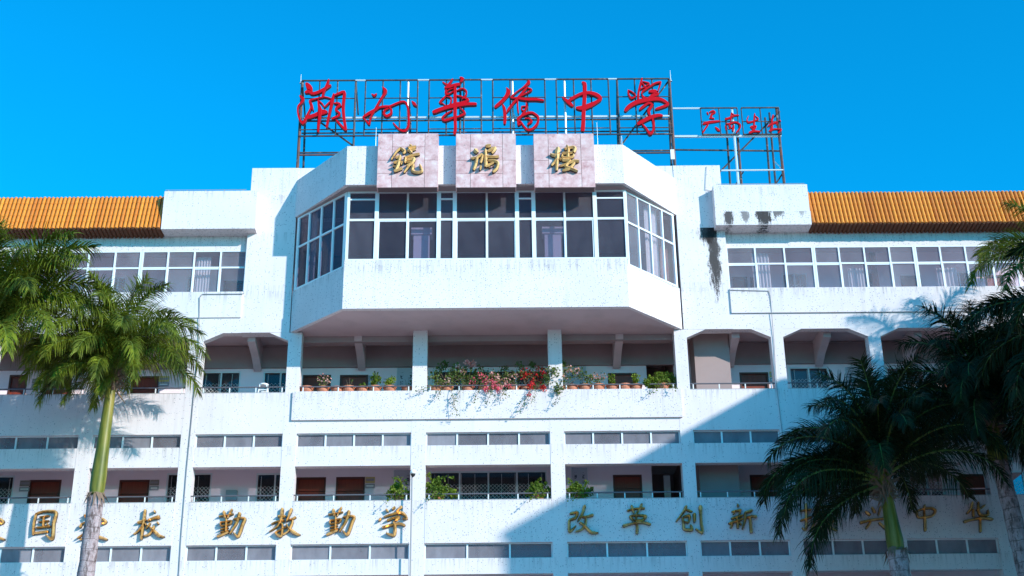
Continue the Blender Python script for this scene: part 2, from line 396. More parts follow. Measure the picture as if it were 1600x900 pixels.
# cross beam behind the gallery columns, slabs, corridor walls -------------
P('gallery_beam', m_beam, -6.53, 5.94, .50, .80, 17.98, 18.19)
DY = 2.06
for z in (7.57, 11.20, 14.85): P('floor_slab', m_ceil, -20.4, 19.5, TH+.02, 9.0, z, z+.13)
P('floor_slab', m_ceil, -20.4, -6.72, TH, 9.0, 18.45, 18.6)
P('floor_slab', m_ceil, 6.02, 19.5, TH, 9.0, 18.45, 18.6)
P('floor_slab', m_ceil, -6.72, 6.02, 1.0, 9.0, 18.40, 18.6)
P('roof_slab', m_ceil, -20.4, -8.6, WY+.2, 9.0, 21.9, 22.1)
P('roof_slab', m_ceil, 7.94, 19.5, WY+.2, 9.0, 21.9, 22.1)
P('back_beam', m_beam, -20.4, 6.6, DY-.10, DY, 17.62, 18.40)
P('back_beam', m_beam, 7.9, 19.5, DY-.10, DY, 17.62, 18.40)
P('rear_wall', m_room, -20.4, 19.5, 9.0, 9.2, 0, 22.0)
P('end_wall', m_wall, -20.7, -20.4, 0, 9.2, 0, 22.0)
# haunched cross beams below the fourth-floor ceiling
for xc in (-18.3, -15.0, -11.8, -8.3, -4.7, 4.15, 8.1, 11.2, 14.3, 17.6):
    mb = MB(); h = .13
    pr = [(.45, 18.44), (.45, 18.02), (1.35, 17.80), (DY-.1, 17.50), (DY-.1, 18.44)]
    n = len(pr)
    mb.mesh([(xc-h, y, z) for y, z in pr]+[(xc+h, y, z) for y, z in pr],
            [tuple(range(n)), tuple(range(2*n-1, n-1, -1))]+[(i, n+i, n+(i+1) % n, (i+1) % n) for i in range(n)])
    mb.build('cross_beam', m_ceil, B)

def holed_wall(name, m, x0, x1, z0, z1, y, th, holes, parent=None):
    """wall with rectangular through holes, one closed mesh"""
    xs = sorted({x0, x1, *[h[0] for h in holes], *[h[1] for h in holes]}); zs = sorted({z0, z1, *[h[2] for h in holes], *[h[3] for h in holes]})
    xs = [x for x in xs if x0 <= x <= x1]; zs = [z for z in zs if z0 <= z <= z1]
    inh = lambda x, z: any(h[0] < x < h[1] and h[2] < z < h[3] for h in holes)
    mb = MB()
    for a, b in zip(xs, xs[1:]):
        for c, d in zip(zs, zs[1:]):
            if inh((a+b)/2, (c+d)/2): continue
            mb.face([(a, y, c), (b, y, c), (b, y, d), (a, y, d)]); mb.face([(a, y+th, c), (a, y+th, d), (b, y+th, d), (b, y+th, c)])
    for (a, b, c, d) in holes:
        mb.face([(a, y, c), (a, y, d), (a, y+th, d), (a, y+th, c)]); mb.face([(b, y, c), (b, y+th, c), (b, y+th, d), (b, y, d)])
        mb.face([(a, y, d), (b, y, d), (b, y+th, d), (a, y+th, d)]); mb.face([(a, y, c), (a, y+th, c), (b, y+th, c), (b, y, c)])
    return mb.build(name, m, parent or B)

# openings in the corridor walls: (kind, px0, px1, py top) measured on the corridor wall plane
D3 = [('door', 45, 95, 750), ('door', 186, 233, 750), ('win', 260, 331, 739), ('win', 400, 459, 739), ('door', 463, 509, 746), ('door', 525, 570, 745.5),
      ('bigwin', 671, 855, 735.5), ('door', 958, 1003, 742), ('dark', 1018, 1067, 725), ('door', 1172, 1218, 742), ('win', -35, 22, 743),
      ('win', 1250, 1310, 735), ('door', 1345, 1390, 741), ('win', 1420, 1475, 735), ('door', 1500, 1545, 741), ('win', 1570, 1630, 735)]
D4 = [('door', 14, 42, 586), ('door', 68, 112, 587), ('door', 205, 248, 588), ('win', 314, 376, 580), ('win', 411, 465, 580), ('door', 473, 517, 586), ('door', 531, 575, 586),
      ('bigwin', 676, 851, 578), ('door', 950, 995, 583), ('dark', 1009, 1052, 549), ('door', 1156, 1201, 582), ('win', 1233, 1296, 573),
      ('win', 1385, 1445, 573), ('door', 1470, 1515, 580), ('door', 1545, 1590, 580)]
D5 = [('win', 170, 197, 432), ('door', 216, 240, 439), ('door', 248, 259, 439), ('win', 290, 311, 430), ('door', 349, 386, 439), ('win', 120, 150, 430),
      ('door', 1145, 1168, 433), ('door', 1173, 1189, 433), ('win', 1222, 1262, 426), ('win', 1338, 1366, 424), ('door', 1408, 1440, 431), ('win', 1480, 1520, 424), ('door', 1540, 1570, 430)]
def corridor(z0, z1, floor, defs, pyref, x0=-20.4, x1=19.5, Y=DY):
    holes = []; todo = []
    for (k, a, b, py) in defs:
        xa, xb = ax(a, py+12, Y), ax(b, py+12, Y); zt = az((a+b)/2, py, Y)
        if k == 'door': zb = floor+.002
        elif k == 'dark': zb = floor+.002
        else: zb = floor+.85
        zt = min(zt, z1-.05); holes.append((xa, xb, zb, zt)); todo.append((k, xa, xb, zb, zt))
    holed_wall('corridor_wall', m_in, x0, x1, z0, z1, Y, .2, holes)
    for (k, a, b, c, d) in todo:
        if k == 'door':
            f = .06
            dr = MB().box(a, a+f, Y-.02, Y+.12, c, d).box(b-f, b, Y-.02, Y+.12, c, d).box(a+f, b-f, Y-.02, Y+.12, d-f, d).build('door', m_doorf, B)
            MB().box(a+f, b-f, Y+.06, Y+.10, c, d-f-.42).box(a+f+.12, b-f-.12, Y+.045, Y+.06, c+1.1, d-f-.56).build('leaf', m_door, dr)
            MB().box(a+f, b-f, Y+.05, Y+.09, d-f-.40, d-f).build('transom_panel', m_door, dr)
        elif k == 'dark':
            P('passage_wall', m_stair, a-.1, a, Y+.2, Y+2.4, c, d+.3); P('passage_wall', m_stair, b, b+.1, Y+.2, Y+2.4, c, d+.3)
            P('passage_wall', m_stair, a, b, Y+2.4, Y+2.5, c, d+.3)
        else:
            f = .055; n = {'win': 2, 'bigwin': 4}[k]
            fr = MB(); fr.box(a, a+f, Y+.02, Y+.10, c, d).box(b-f, b, Y+.02, Y+.10, c, d).box(a+f, b-f, Y+.02, Y+.10, d-f, d).box(a+f, b-f, Y+.02, Y+.10, c, c+f)
            w = (b-a-2*f)/n
            for i in range(1, n): fr.box(a+f+i*w-f/2, a+f+i*w+f/2, Y+.03, Y+.09, c+f, d-f)
            wo_ = fr.build('corridor_window', m_alu, B)
            for i in range(n):
                MB().box(a+f+i*w+.03, a+f+(i+1)*w-.03, Y+.055, Y+.06, c+f, d-f).build('pane', g_room, wo_)
            # security grille: uprights and a diamond lattice over the lower half
            gr = MB(); s = .10; zt = d-.12
            x = a+.18
            while x < b-.1: gr.tube((x, Y-.02, c+.05), (x, Y-.02, zt), .008, 4); x += .45
            zz = c+(d-c)*.35; hh = .62
            x = a+.05
            while x < b-.05:
                x2 = min(x+.13, b-.05)
                for q in range(5):
                    gr.tube((x, Y-.022, zz+q*.13), (x2, Y-.022, zz+q*.13+.13), .006, 3); gr.tube((x, Y-.018, zz+q*.13+.13), (x2, Y-.018, zz+q*.13), .006, 3)
                x += .13
            gr.build('grille', m_railw, wo_)
corridor(7.70, 11.20, 7.70, [], 0)
corridor(11.33, 14.85, 11.33, D3, 0)
corridor(14.98, 18.45, 14.98, D4, 0)
corridor(18.60, 21.90, 18.60, [d for d in D5 if d[1] < 800], 0, -20.4, -8.3)
corridor(18.60, 21.90, 18.60, [d for d in D5 if d[1] > 800], 0, 7.64, 19.5)
# (the right wing's fifth floor shares the same routine on its own stretch)
# stairwell blocks standing forward of the corridor wall
xa, xb = ax(1086, 570, 1.0), ax(1141, 570, 1.0)
P('stairwell_wall', m_stair, xa, xb, 1.0, DY-.001, 14.98, 18.40)
xa, xb = ax(1093, 750, 1.0), ax(1155, 750, 1.0)
P('stairwell_wall', m_stair, xa, xb, 1.0, DY-.001, 11.33, 14.85)
_a, _b = ax(1016, 560, DY+1.2), ax(1037, 560, DY+1.2)
P('passage_hatch', m_black, _a, _b, DY+1.2, DY+1.25, az(1025, 568, DY+1.2), az(1025, 556, DY+1.2))
_a, _b = ax(1037, 750, DY+.8), ax(1047, 750, DY+.8)
P('passage_shutter', m_white, _a, _b, DY+.8, DY+.84, 12.3, 13.9)

# ------------------------------------------------------------------ exterior glazing
def frame_T(o, d):
    d = Vector((d[0], d[1], 0)).normalized(); nrm = Vector((d.y, -d.x, 0))      # +v points outwards (to -Y)
    return lambda u, v, z: (o[0]+d.x*u+nrm.x*v, o[1]+d.y*u+nrm.y*v, z)
def window(name, T, L, z0, z1, us, g, transoms=(), jamb=.06, bar=.05, dep=.06, thick=(), sashes=(), label=None, low=None):
    """us: positions of the uprights; transoms: heights of the cross bars; sashes: (u0,u1) opening frames below the transom"""
    f = MB(); h = dep/2
    f.box(0, jamb, -h, h, z0, z1, T).box(L-jamb, L, -h, h, z0, z1, T).box(jamb, L-jamb, -h, h, z1-jamb*.7, z1, T).box(jamb, L-jamb, -h, h, z0, z0+jamb*.7, T)
    for u in us:
        b = bar*(1.9 if u in thick else 1)
        f.box(u-b/2, u+b/2, -h+.003, h+.006, z0+jamb*.7, z1-jamb*.7, T)
    edges = [jamb]+list(us)+[L-jamb]
    for t in transoms: 
        for a, b in zip(edges, edges[1:]): f.box(a+.001, b-.001, -h+.005, h-.004, t-bar*.55, t+bar*.55, T)
    for (a, b, za, zb) in sashes:
        s = .035
        f.box(a, a+s, -h-.0, h*.6, za, zb, T).box(b-s, b, -h, h*.6, za, zb, T).box(a+s, b-s, -h, h*.6, zb-s, zb, T).box(a+s, b-s, -h, h*.6, za, za+s, T)
    w = f.build(name, m_alu, B, label=label)
    zs = [z0]+list(transoms)+[z1]
    for a, b in zip(edges, edges[1:]):
        for c, d in zip(zs, zs[1:]):
            MB().box(a+.005, b-.005, -.012, -.006, c+.02, d-.02, T).build('pane', g, w)
    return w
# clerestory strips
def strip(a, b, z0, z1, n):
    T = frame_T((a+.002, .13), (1, 0)); L = b-a-.004
    window('strip_window', T, L, z0+.002, z1-.002, [L*k/n for k in range(1, n)], g_strip, jamb=.035, bar=.055, dep=.05)
for i, (a, b) in enumerate(BAYS):
    if i == 0 or i == len(BAYS)-1: n1 = n2 = 3
    else: n1, n2 = (4, 3) if 4 <= i <= 6 else (3, 3)
    strip(a, b, 14.19, 14.63, n1); strip(a, b, 10.51, 11.0, n2)
# wing windows, units of four lights
ZT = 20.66
def wing(xa, xb, unit, first):
    T0 = WY+.03; x = first
    edges = [xa]
    while x < xb-.5: edges.append(x); x += unit
    edges.append(xb)
    for a, b in zip(edges, edges[1:]):
        L = b-a-.01; n = max(1, round(L/(unit/4))); us = [L*k/n for k in range(1, n)]
        T = frame_T((a+.005, T0), (1, 0)); w = L/n
        sh = [(w*k+.01, w*(k+1)+.05, 19.72, ZT-.03) for k in range(0, n, 2)] if n > 1 else []
        window('wing_window', T, L, 19.60, 21.30, us, g_wing, transoms=(ZT,), jamb=.06, bar=.055, sashes=sh)
x245 = ax(246, 430, WY)
wing(-8.6-.0-3.63*3, -8.6, 3.63, -8.6-3.63*2-.0)
x600 = ax(1275, 430, WY)
wing(7.94, 7.94+(x600-7.94)+3.52*2, 3.52, x600)
# bay windows: front
BY = PY+.06
xs = lambda *p: [ax(q, 350, BY) for q in p]
x0, x1 = ax(541.5, 350, BY), ax(980, 350, BY); L = x1-x0
U = [x-x0 for x in xs(588.3, 636.7, 685.5, 710.5, 760.7, 808, 834, 882.7, 930.5)]
T = frame_T((x0, BY), (1, 0))
zt = az(760, 343, BY)
sash = []
for (a, b) in ((590.5, 637), (637, 683.5), (713, 761), (761, 805.5), (836, 883), (883, 928)):
    sash.append((ax(a, 380, BY)-x0, ax(b, 380, BY)-x0, 19.90, zt-.03))
window('bay_window', T, L, 19.86, 22.41, U, g_bay, transoms=(zt,), jamb=.09, bar=.07, dep=.08, thick=(U[0], U[2], U[3], U[5], U[6], U[8]), sashes=sash)
for (a, b) in ((.09, U[0]-.06), (U[2]+.06, U[3]-.06), (U[5]+.06, U[6]-.06), (U[8]+.06, L-.09)):
    MB().box(a, b, -.03, .035, 22.08, 22.13, T).build('top_bar', m_alu, B)
for (o, d) in (((-6.86, -.03), (1.93, -1.95)), ((4.27, -1.97), (1.9, 1.93))):
    L = math.hypot(*d)-.04; T = frame_T(o, d)
    window('bay_window', T, L, 19.64, 22.41, [L*k/4 for k in (1, 2, 3)], g_bay if o[0] < 0 else g_wing, transoms=(21.25,), jamb=.10, bar=.06, dep=.08)
# inside the bay: floor, rear wall, two pale columns
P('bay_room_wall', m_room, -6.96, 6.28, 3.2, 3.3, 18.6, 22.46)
P('bay_room_floor', m_stair, -6.7, 6.0, .0, 3.2, 18.62, 18.66)
for (a, b) in ((646, 671), (851, 877)):
    xa, xb = ax(a, 380, -1.55), ax(b, 380, -1.55)
    P('bay_room_column', m_white, xa, xb, -1.55, -1.2, 18.45, 21.0); P('bay_room_column', m_white, xa-.08, xb+.08, -1.6, -1.15, 21.0, 21.25)

def curtain(x0, y0, x1, y1, z0, z1, m, name='curtain'):
    mb = MB(); n = 24; vs = []
    for k in range(n+1):
        u = k/n; w = .03*math.sin(u*n*1.35); dx, dy = x1-x0, y1-y0; l = math.hypot(dx, dy)
        for z in (z0, z1): vs.append((x0+dx*u-dy/l*w, y0+dy*u+dx/l*w, z))
    mb.mesh(vs, [(2*k, 2*k+2, 2*k+3, 2*k+1) for k in range(n)]); return mb.build(name, m, B, smooth=True)
m_curt = mat('pale_curtain', (.55, .56, .54), .9); m_curt2 = mat('brown_curtain', (.28, .17, .14), .9)
curtain(5.05, -.85, 5.55, -.35, 19.2, 22.4, m_curt); curtain(-6.45, -.20, -6.15, -.5, 19.2, 22.4, m_curt); curtain(-6.0, -.5, -5.55, -1.0, 19.2, 21.6, m_curt2); curtain(5.6, -.25, 5.9, .05, 19.2, 21.2, m_curt2)
for k, (xa, xb, m) in enumerate(((8.9, 9.5, m_curt), (12.2, 12.75, m_curt), (13.0, 13.25, m_curt2), (15.3, 16.0, m_curt), (-10.4, -9.9, m_curt), (-14.4, -13.9, m_curt))):
    curtain(xa, .55, xb, .55, 18.8, 20.6 if k % 2 else 21.2, m)
# ------------------------------------------------------------------ roof edges
def canopy(x0, x1, split, top, bot):
    P('roof_box', m_band, x0, x1, -.42, WY-.002, bot+.52, top)
    P('roof_box_band', m_band, x0-.012, x1+.012, -.44, WY-.004, bot, bot+.52)
canopy(7.58, 10.86, 0, 23.40, 21.83)
P('roof_box', m_wall, -11.5, -8.28, -.40, WY-.002, 21.84, 23.30)
P('roof_box_top', m_wall, -11.5, -8.62, .25, 9, 22.2, 23.1)
P('roof_box_top', m_wall, 7.95, 10.86, .25, 9, 22.2, 23.1)
def tiles(x0, x1, side):
    root = MB().prism([(x0, -.30), (x1, -.30), (x1, .20), (x0, .20)], 21.90, 21.93).build('tile_roof', m_pan, B)
    mb = MB(); mb.face([(x0, -.385, 21.90), (x1, -.385, 21.90), (x1, .02, 23.28), (x0, .02, 23.28)]); mb.face([(x0, -.385, 21.90), (x0, .20, 21.84), (x1, .20, 21.84), (x1, -.385, 21.90)])
    mb.face([(x0, .02, 23.28), (x1, .02, 23.28), (x1, 6, 22.4), (x0, 6, 22.4)]); mb.build('tile_bed', m_pan, root)
    # one roll: five lapped barrel tiles down the face, then the return under the eave
    r = .058; n = 8; m = MB()
    def half(p0, p1, r0, r1, nv, mi=0):
        vs = []
        for (p, rr) in ((p0, r0), (p1, r1)):
            for k in range(n+1):
                t = math.pi*k/n; vs.append((rr*math.cos(t), p[0]+nv[0]*rr*math.sin(t), p[1]+nv[1]*rr*math.sin(t)))
        m.mesh(vs, [(k, k+1, n+2+k, n+1+k) for k in range(n)], mi); m.mesh([vs[k] for k in range(n+1, 2*n+2)], [tuple(range(n+1))], mi); m.mesh([vs[k] for k in range(n+1)], [tuple(range(n, -1, -1))], mi)
    A, Bm = Vector((.02, 23.28)), Vector((-.40, 21.90)); dd = (Bm-A); nv = Vector((dd.y, -dd.x)).normalized(); nv = nv if nv.x < 0 else -nv
    for k in range(5): half(A+dd*(k/5), A+dd*((k+1)/5+.015), r*.94, r*1.08, nv)
    half(Vector((-.40, 21.90)), Vector((.19, 21.83)), r*1.0, r*.95, Vector((0, -1)), 1)
    m.tube((0, .02, 23.28), (0, .6, 23.22), .05, 8)
    first = None; x = x0+.07; i = 0
    while x < x1-.04:
        if first is None:
            first = m.build('tile_roll', [m_tile, m_tileu], root, smooth=False); o = first
        else:
            o = first.copy(); COL.objects.link(o)
        o.location = (x, R.uniform(-.006, .006), R.uniform(-.012, .012)); x += .1435; i += 1
tiles(-17.7, -11.53, -1)
tiles(10.89, 19.4, 1)

# ------------------------------------------------------------------ gallery rails
def gallery_rail(a, b, z, y):
    m = MB(); m.tube((a, y, z+.205), (b, y, z+.205), .024, 8)
    r = m.build('railing', m_rail, B)
    n = max(2, round((b-a)/1.08)); 
    for k in range(n+1):
        x = a+.12+(b-a-.24)*k/n
        MB().box(x-.018, x+.018, y-.012, y+.012, z, z+.185).build('rail_post', m_railw, r)
for i, (a, b) in enumerate(BAYS[1:-1]):
    gallery_rail(a, b, 12.39, .08); gallery_rail(a, b, 16.045, .08)

# ------------------------------------------------------------------ the wing across the yard on the right (out of frame, it casts the long shadow)
SW = thing('side_wing', 'plain white school wing standing along the right side of the yard', 'building', (20, -13, 0))
holed_wall('wing_side_wall', m_in, 20, 34, 0, 21.9, -17.7, .3, [(21+3.2*i, 23.2+3.2*i, 1.0+3.63*k, 2.8+3.63*k) for i in range(4) for k in range(6)], SW)
BX('wing_body', m_stair, SW, 20, 34, -17.4, -9.4, 0, 21.9); BX('wing_parapet', m_in, SW, 19.9, 34.1, -17.75, -9.35, 21.9, 22.1)

# ------------------------------------------------------------------ brush characters
def catmull(pts, step):
    out = []
    n = len(pts)
    for i in range(n-1):
        p0, p1, p2, p3 = pts[max(i-1, 0)], pts[i], pts[i+1], pts[min(i+2, n-1)]
        d = math.hypot(p2[0]-p1[0], p2[1]-p1[1]); k = max(2, int(d/step))
        for j in range(k):
            t = j/k; t2 = t*t; t3 = t2*t
            out.append(tuple((2*t3-3*t2+1)*p1[q]+(t3-2*t2+t)*(p2[q]-p0[q])*.42+(-2*t3+3*t2)*p2[q]+(t3-t2)*(p3[q]-p1[q])*.42 for q in range(3)))
    out.append(tuple(pts[-1])); return out
def strokes(txt):
    return [[tuple(float(c) for c in p.split(',')) for p in s.split()] for s in txt.split('/')]
def brush(txt, ox, oy, size, Y, depth, gold, dx=0, dy=0, lean=0., fat=1.0):
    """strokes in a 900-unit box over the photo square (ox, oy, size); ribbons with a bevelled or ridged face standing proud of y=Y"""
    mb = MB(); k = size/900
    for si, st in enumerate(strokes(txt)):
        q = catmull([(x, y, w*fat) for x, y, w in st], 22)
        m = len(q); rings = []
        D = depth*(1+.03*(si % 7))
        for i, (x, y, w) in enumerate(q):
            a, b = q[max(i-1, 0)], q[min(i+1, m-1)]
            tx, ty = b[0]-a[0], b[1]-a[1]; l = math.hypot(tx, ty) or 1; nx, ny = -ty/l, tx/l
            e = min(i, m-1-i); hw = w/2*(.55 if e == 0 else .88 if e == 1 else 1)
            prof = ((-1, 0), (-.97, .55), (-.0, 1.0), (.97, .55), (1, 0)) if gold else ((-1, 0), (-1, .93), (-.8, 1.0), (.8, 1.0), (1, .93), (1, 0))
            ring = []
            for (s_, h) in prof:
                p = at(ox+dx+(x+nx*hw*s_)*k, oy+dy+(y+ny*hw*s_)*k, Y)
                ring.append((p.x, Y-h*D, p.z))
            rings.append(ring)
        c = len(rings[0]); vs = [v for r_ in rings for v in r_]
        fs = []; ms = []
        for i in range(m-1):
            for j in range(c-1):
                fs.append((i*c+j, i*c+j+1, (i+1)*c+j+1, (i+1)*c+j)); ms.append(1 if (j == 0 or j == c-2) else 0)
        fs += [tuple(range(c-1, -1, -1)), tuple((m-1)*c+j for j in range(c))]; ms += [1, 1]
        n0 = len(mb.v); mb.v += vs; mb.f += [tuple(n0+i for i in f) for f in fs]; mb.m += ms
    return mb
RED = {
'潮': "170,110,50 210,170,85 230,215,75 170,240,45 150,245,20/195,225,40 250,260,45 330,245,45 430,195,45 520,140,35/490,60,30 460,150,40 420,230,35 400,310,30 390,320,25/80,290,30 125,340,50 110,385,35 60,440,25 55,520,25 75,610,28 120,680,45 160,630,45 200,540,30 240,460,30 235,400,40 225,360,30 330,330,22 430,310,18 530,335,18/235,380,35 255,450,35 270,500,25/345,360,22 400,410,22 430,460,22/340,350,30 350,430,35 365,480,60 360,600,45 345,700,35 340,810,30/180,600,60 300,560,55 400,520,80 470,520,45/430,450,25 500,380,22 540,330,20/560,260,25 540,350,45 510,480,40 480,620,35 455,745,30/560,290,30 630,260,35 705,240,45 700,330,45 690,450,45 700,600,45 730,780,40/730,780,40 660,710,35 590,630,30/560,400,25 620,400,35 650,425,40 600,460,35 590,500,35 640,540,35 620,580,35 560,605,35 530,625,30",
'州': "190,265,20 225,290,35 260,260,20/340,165,15 380,220,60 365,270,40 300,370,30 240,480,32 190,560,25 165,640,28 155,700,35/155,700,35 110,640,22 65,595,30/65,595,30 150,540,45 240,490,40 300,455,30 380,445,40 450,440,30 530,405,30 620,375,32 670,390,30 700,470,30 710,600,35 705,720,35 660,785,40 600,780,30 540,730,25 490,670,22/430,440,30 465,490,35 460,545,35 400,580,45 360,545,35 375,495,30 430,470,28/755,370,25 790,410,50 820,440,20",
'華': "240,95,22 280,125,25 320,140,40 385,50,20/265,180,35 330,165,45 410,140,45 490,130,60/480,35,25 520,50,55 490,100,35/290,200,35 290,270,40 340,260,22 400,225,20/300,235,20 340,205,18 400,190,18/415,150,45 415,300,50 415,450,55 415,600,50 420,740,45 405,840,45/100,530,60 200,490,55 320,450,60 450,420,75 580,410,50 720,410,45/290,290,25 200,385,30 245,400,15 290,440,20/290,300,18 360,320,25 350,400,22 320,440,18/440,220,20 520,190,25 575,230,25 560,300,25 510,340,22/440,290,25 520,310,25 600,350,40 560,375,35 480,400,45/380,500,20 290,550,25 235,610,30 270,640,40 400,600,30 480,580,30 550,540,40 520,495,25 480,460,20",
'僑': "235,175,15 265,230,70 240,290,55 170,370,50 70,455,45/180,410,30 205,470,45 215,570,50 210,690,45/545,75,25 550,105,50 480,170,25 380,240,18 300,315,28 350,325,25 400,320,25/530,170,30 470,240,35 410,310,40 330,400,35 260,490,35 240,530,15/530,180,25 590,210,25 530,250,20 450,290,22 380,325,22/400,330,40 520,345,42 650,345,42 765,360,35/395,340,25 390,430,25 405,545,22/510,380,20 520,440,30 500,490,30 460,550,30 440,590,30/510,440,22 450,445,22 455,495,20 500,500,20/385,630,50 440,580,35 520,540,40 600,530,35 680,590,35 670,680,35 610,750,35 540,775,35 480,720,28 440,660,25 400,640,25/490,615,15 550,610,25 590,650,35 530,700,25/395,640,35 410,700,45 440,680,25",
'中': "395,100,35 430,120,60 435,200,60 430,350,60 420,500,62 415,650,60 405,790,70/120,310,20 190,370,55 270,440,50/210,360,50 300,305,45 400,260,45 500,250,50 600,280,60 655,330,55 600,380,50 500,430,70 400,465,70 310,460,40",
'學': "340,40,30 320,120,35 290,240,32 285,350,40/345,90,20 420,110,25 440,125,25 380,160,20/300,210,20 350,180,18 420,180,18/145,210,30 150,270,25 190,330,30 250,290,18 200,240,20 150,215,20/340,110,25 380,170,25 410,185,20/605,100,35 520,120,30 440,170,30 350,230,30 330,270,25/605,100,25 580,170,20 560,240,20/430,230,40 520,230,60 550,265,60 480,290,50 430,340,45/340,280,35 370,330,50 420,330,40/95,510,50 160,440,60 270,380,65 400,350,65 520,335,60 620,350,50 700,410,45 620,450,40 525,480,35/300,490,35 360,440,40 430,395,35 480,420,40 430,500,45 450,570,45/270,695,50 350,650,55 450,600,60 560,570,50 630,575,40/480,600,35 500,680,35 495,780,35 450,830,45 400,760,30 340,690,25"}
REDX = {'潮': 460, '州': 560, '華': 665, '僑': 765, '中': 865, '學': 965}
SMALL = {
'吴': ("290,250,45 320,310,30/340,260,30 430,220,40 480,260,30 400,300,50 380,390,60/340,390,30 460,400,35/190,530,50 330,490,60 450,475,55 590,460,35/320,530,40 240,650,35 180,740,40/480,600,30 550,670,60 590,700,20", 1085),
'南': ("870,260,35 850,350,35 845,480,25/710,420,50 830,380,40 930,330,45 1040,325,20/870,270,20 930,330,30/720,560,30 740,680,25/730,530,20 830,520,40 950,490,35 1060,540,35 1060,620,35 970,740,35/800,540,45 840,610,60/910,560,50 890,700,50/790,640,22 930,600,22", 1085),
'生': ("210,340,25 175,430,25 200,490,40 320,465,35 440,410,30 370,340,20/355,280,30 345,430,40 340,560,40/250,600,40 380,580,50 330,650,60 310,720,60/260,600,25 330,660,30/220,740,55 330,700,50 490,710,35", 1155),
'书': ("790,310,40 760,450,45 770,560,50/660,590,40 740,530,40 880,490,45 860,550,30/770,560,50 740,660,50 690,700,50/700,700,40 800,650,40 900,650,30 980,660,35 900,740,35/930,440,45 970,470,20", 1155)}
PANEL = {
'鏡': ("340,225,45 250,310,35 145,470,25/340,230,40 420,300,60 380,350,35/230,430,50 330,400,55/190,530,45 350,490,50/330,380,50 290,560,60 240,680,50/180,590,30 250,620,30/200,700,50 370,640,45/370,500,25 350,570,25/520,170,60 560,200,50/480,230,45 650,200,45/470,290,50 640,250,40/500,250,45 560,340,60/400,440,30 560,380,40 720,350,50/440,420,40 420,540,50/440,470,35 600,440,55 560,540,50 450,590,45/430,520,30 560,500,30/520,570,35 400,730,35/600,560,55 570,680,50 640,720,45 760,700,50 720,560,35", 600),
'鴻': ("210,260,90 280,330,60/140,440,50 240,430,40 250,480,35/370,350,50 270,420,45 240,540,55 190,680,50/380,370,45 330,540,45/340,590,50 320,680,35/430,200,60 540,180,60/430,260,50 430,400,60 440,520,60 430,620,60/470,300,50 620,230,60 560,340,50/450,400,50 580,410,45 700,400,50/470,480,40 600,490,50 680,530,50 650,650,50 570,720,50/440,600,50 600,520,35/500,610,35 530,630,30/580,590,35 600,600,30", 725),
'樓': ("150,350,50 230,380,55 340,330,40/310,220,80 290,350,80 285,480,60 275,690,45/280,450,50 170,590,40/340,440,50 370,480,40/480,180,50 510,260,50 500,420,50/430,260,50 560,220,50 640,230,60 620,330,60/380,340,45 600,330,45/390,360,45 400,420,45 590,410,45 620,350,35/380,470,55 560,480,45/330,600,35 480,550,40 620,490,50 730,500,50/560,480,45 460,600,50 560,640,50 700,700,50/640,520,45 540,640,50 390,690,35", 848)}
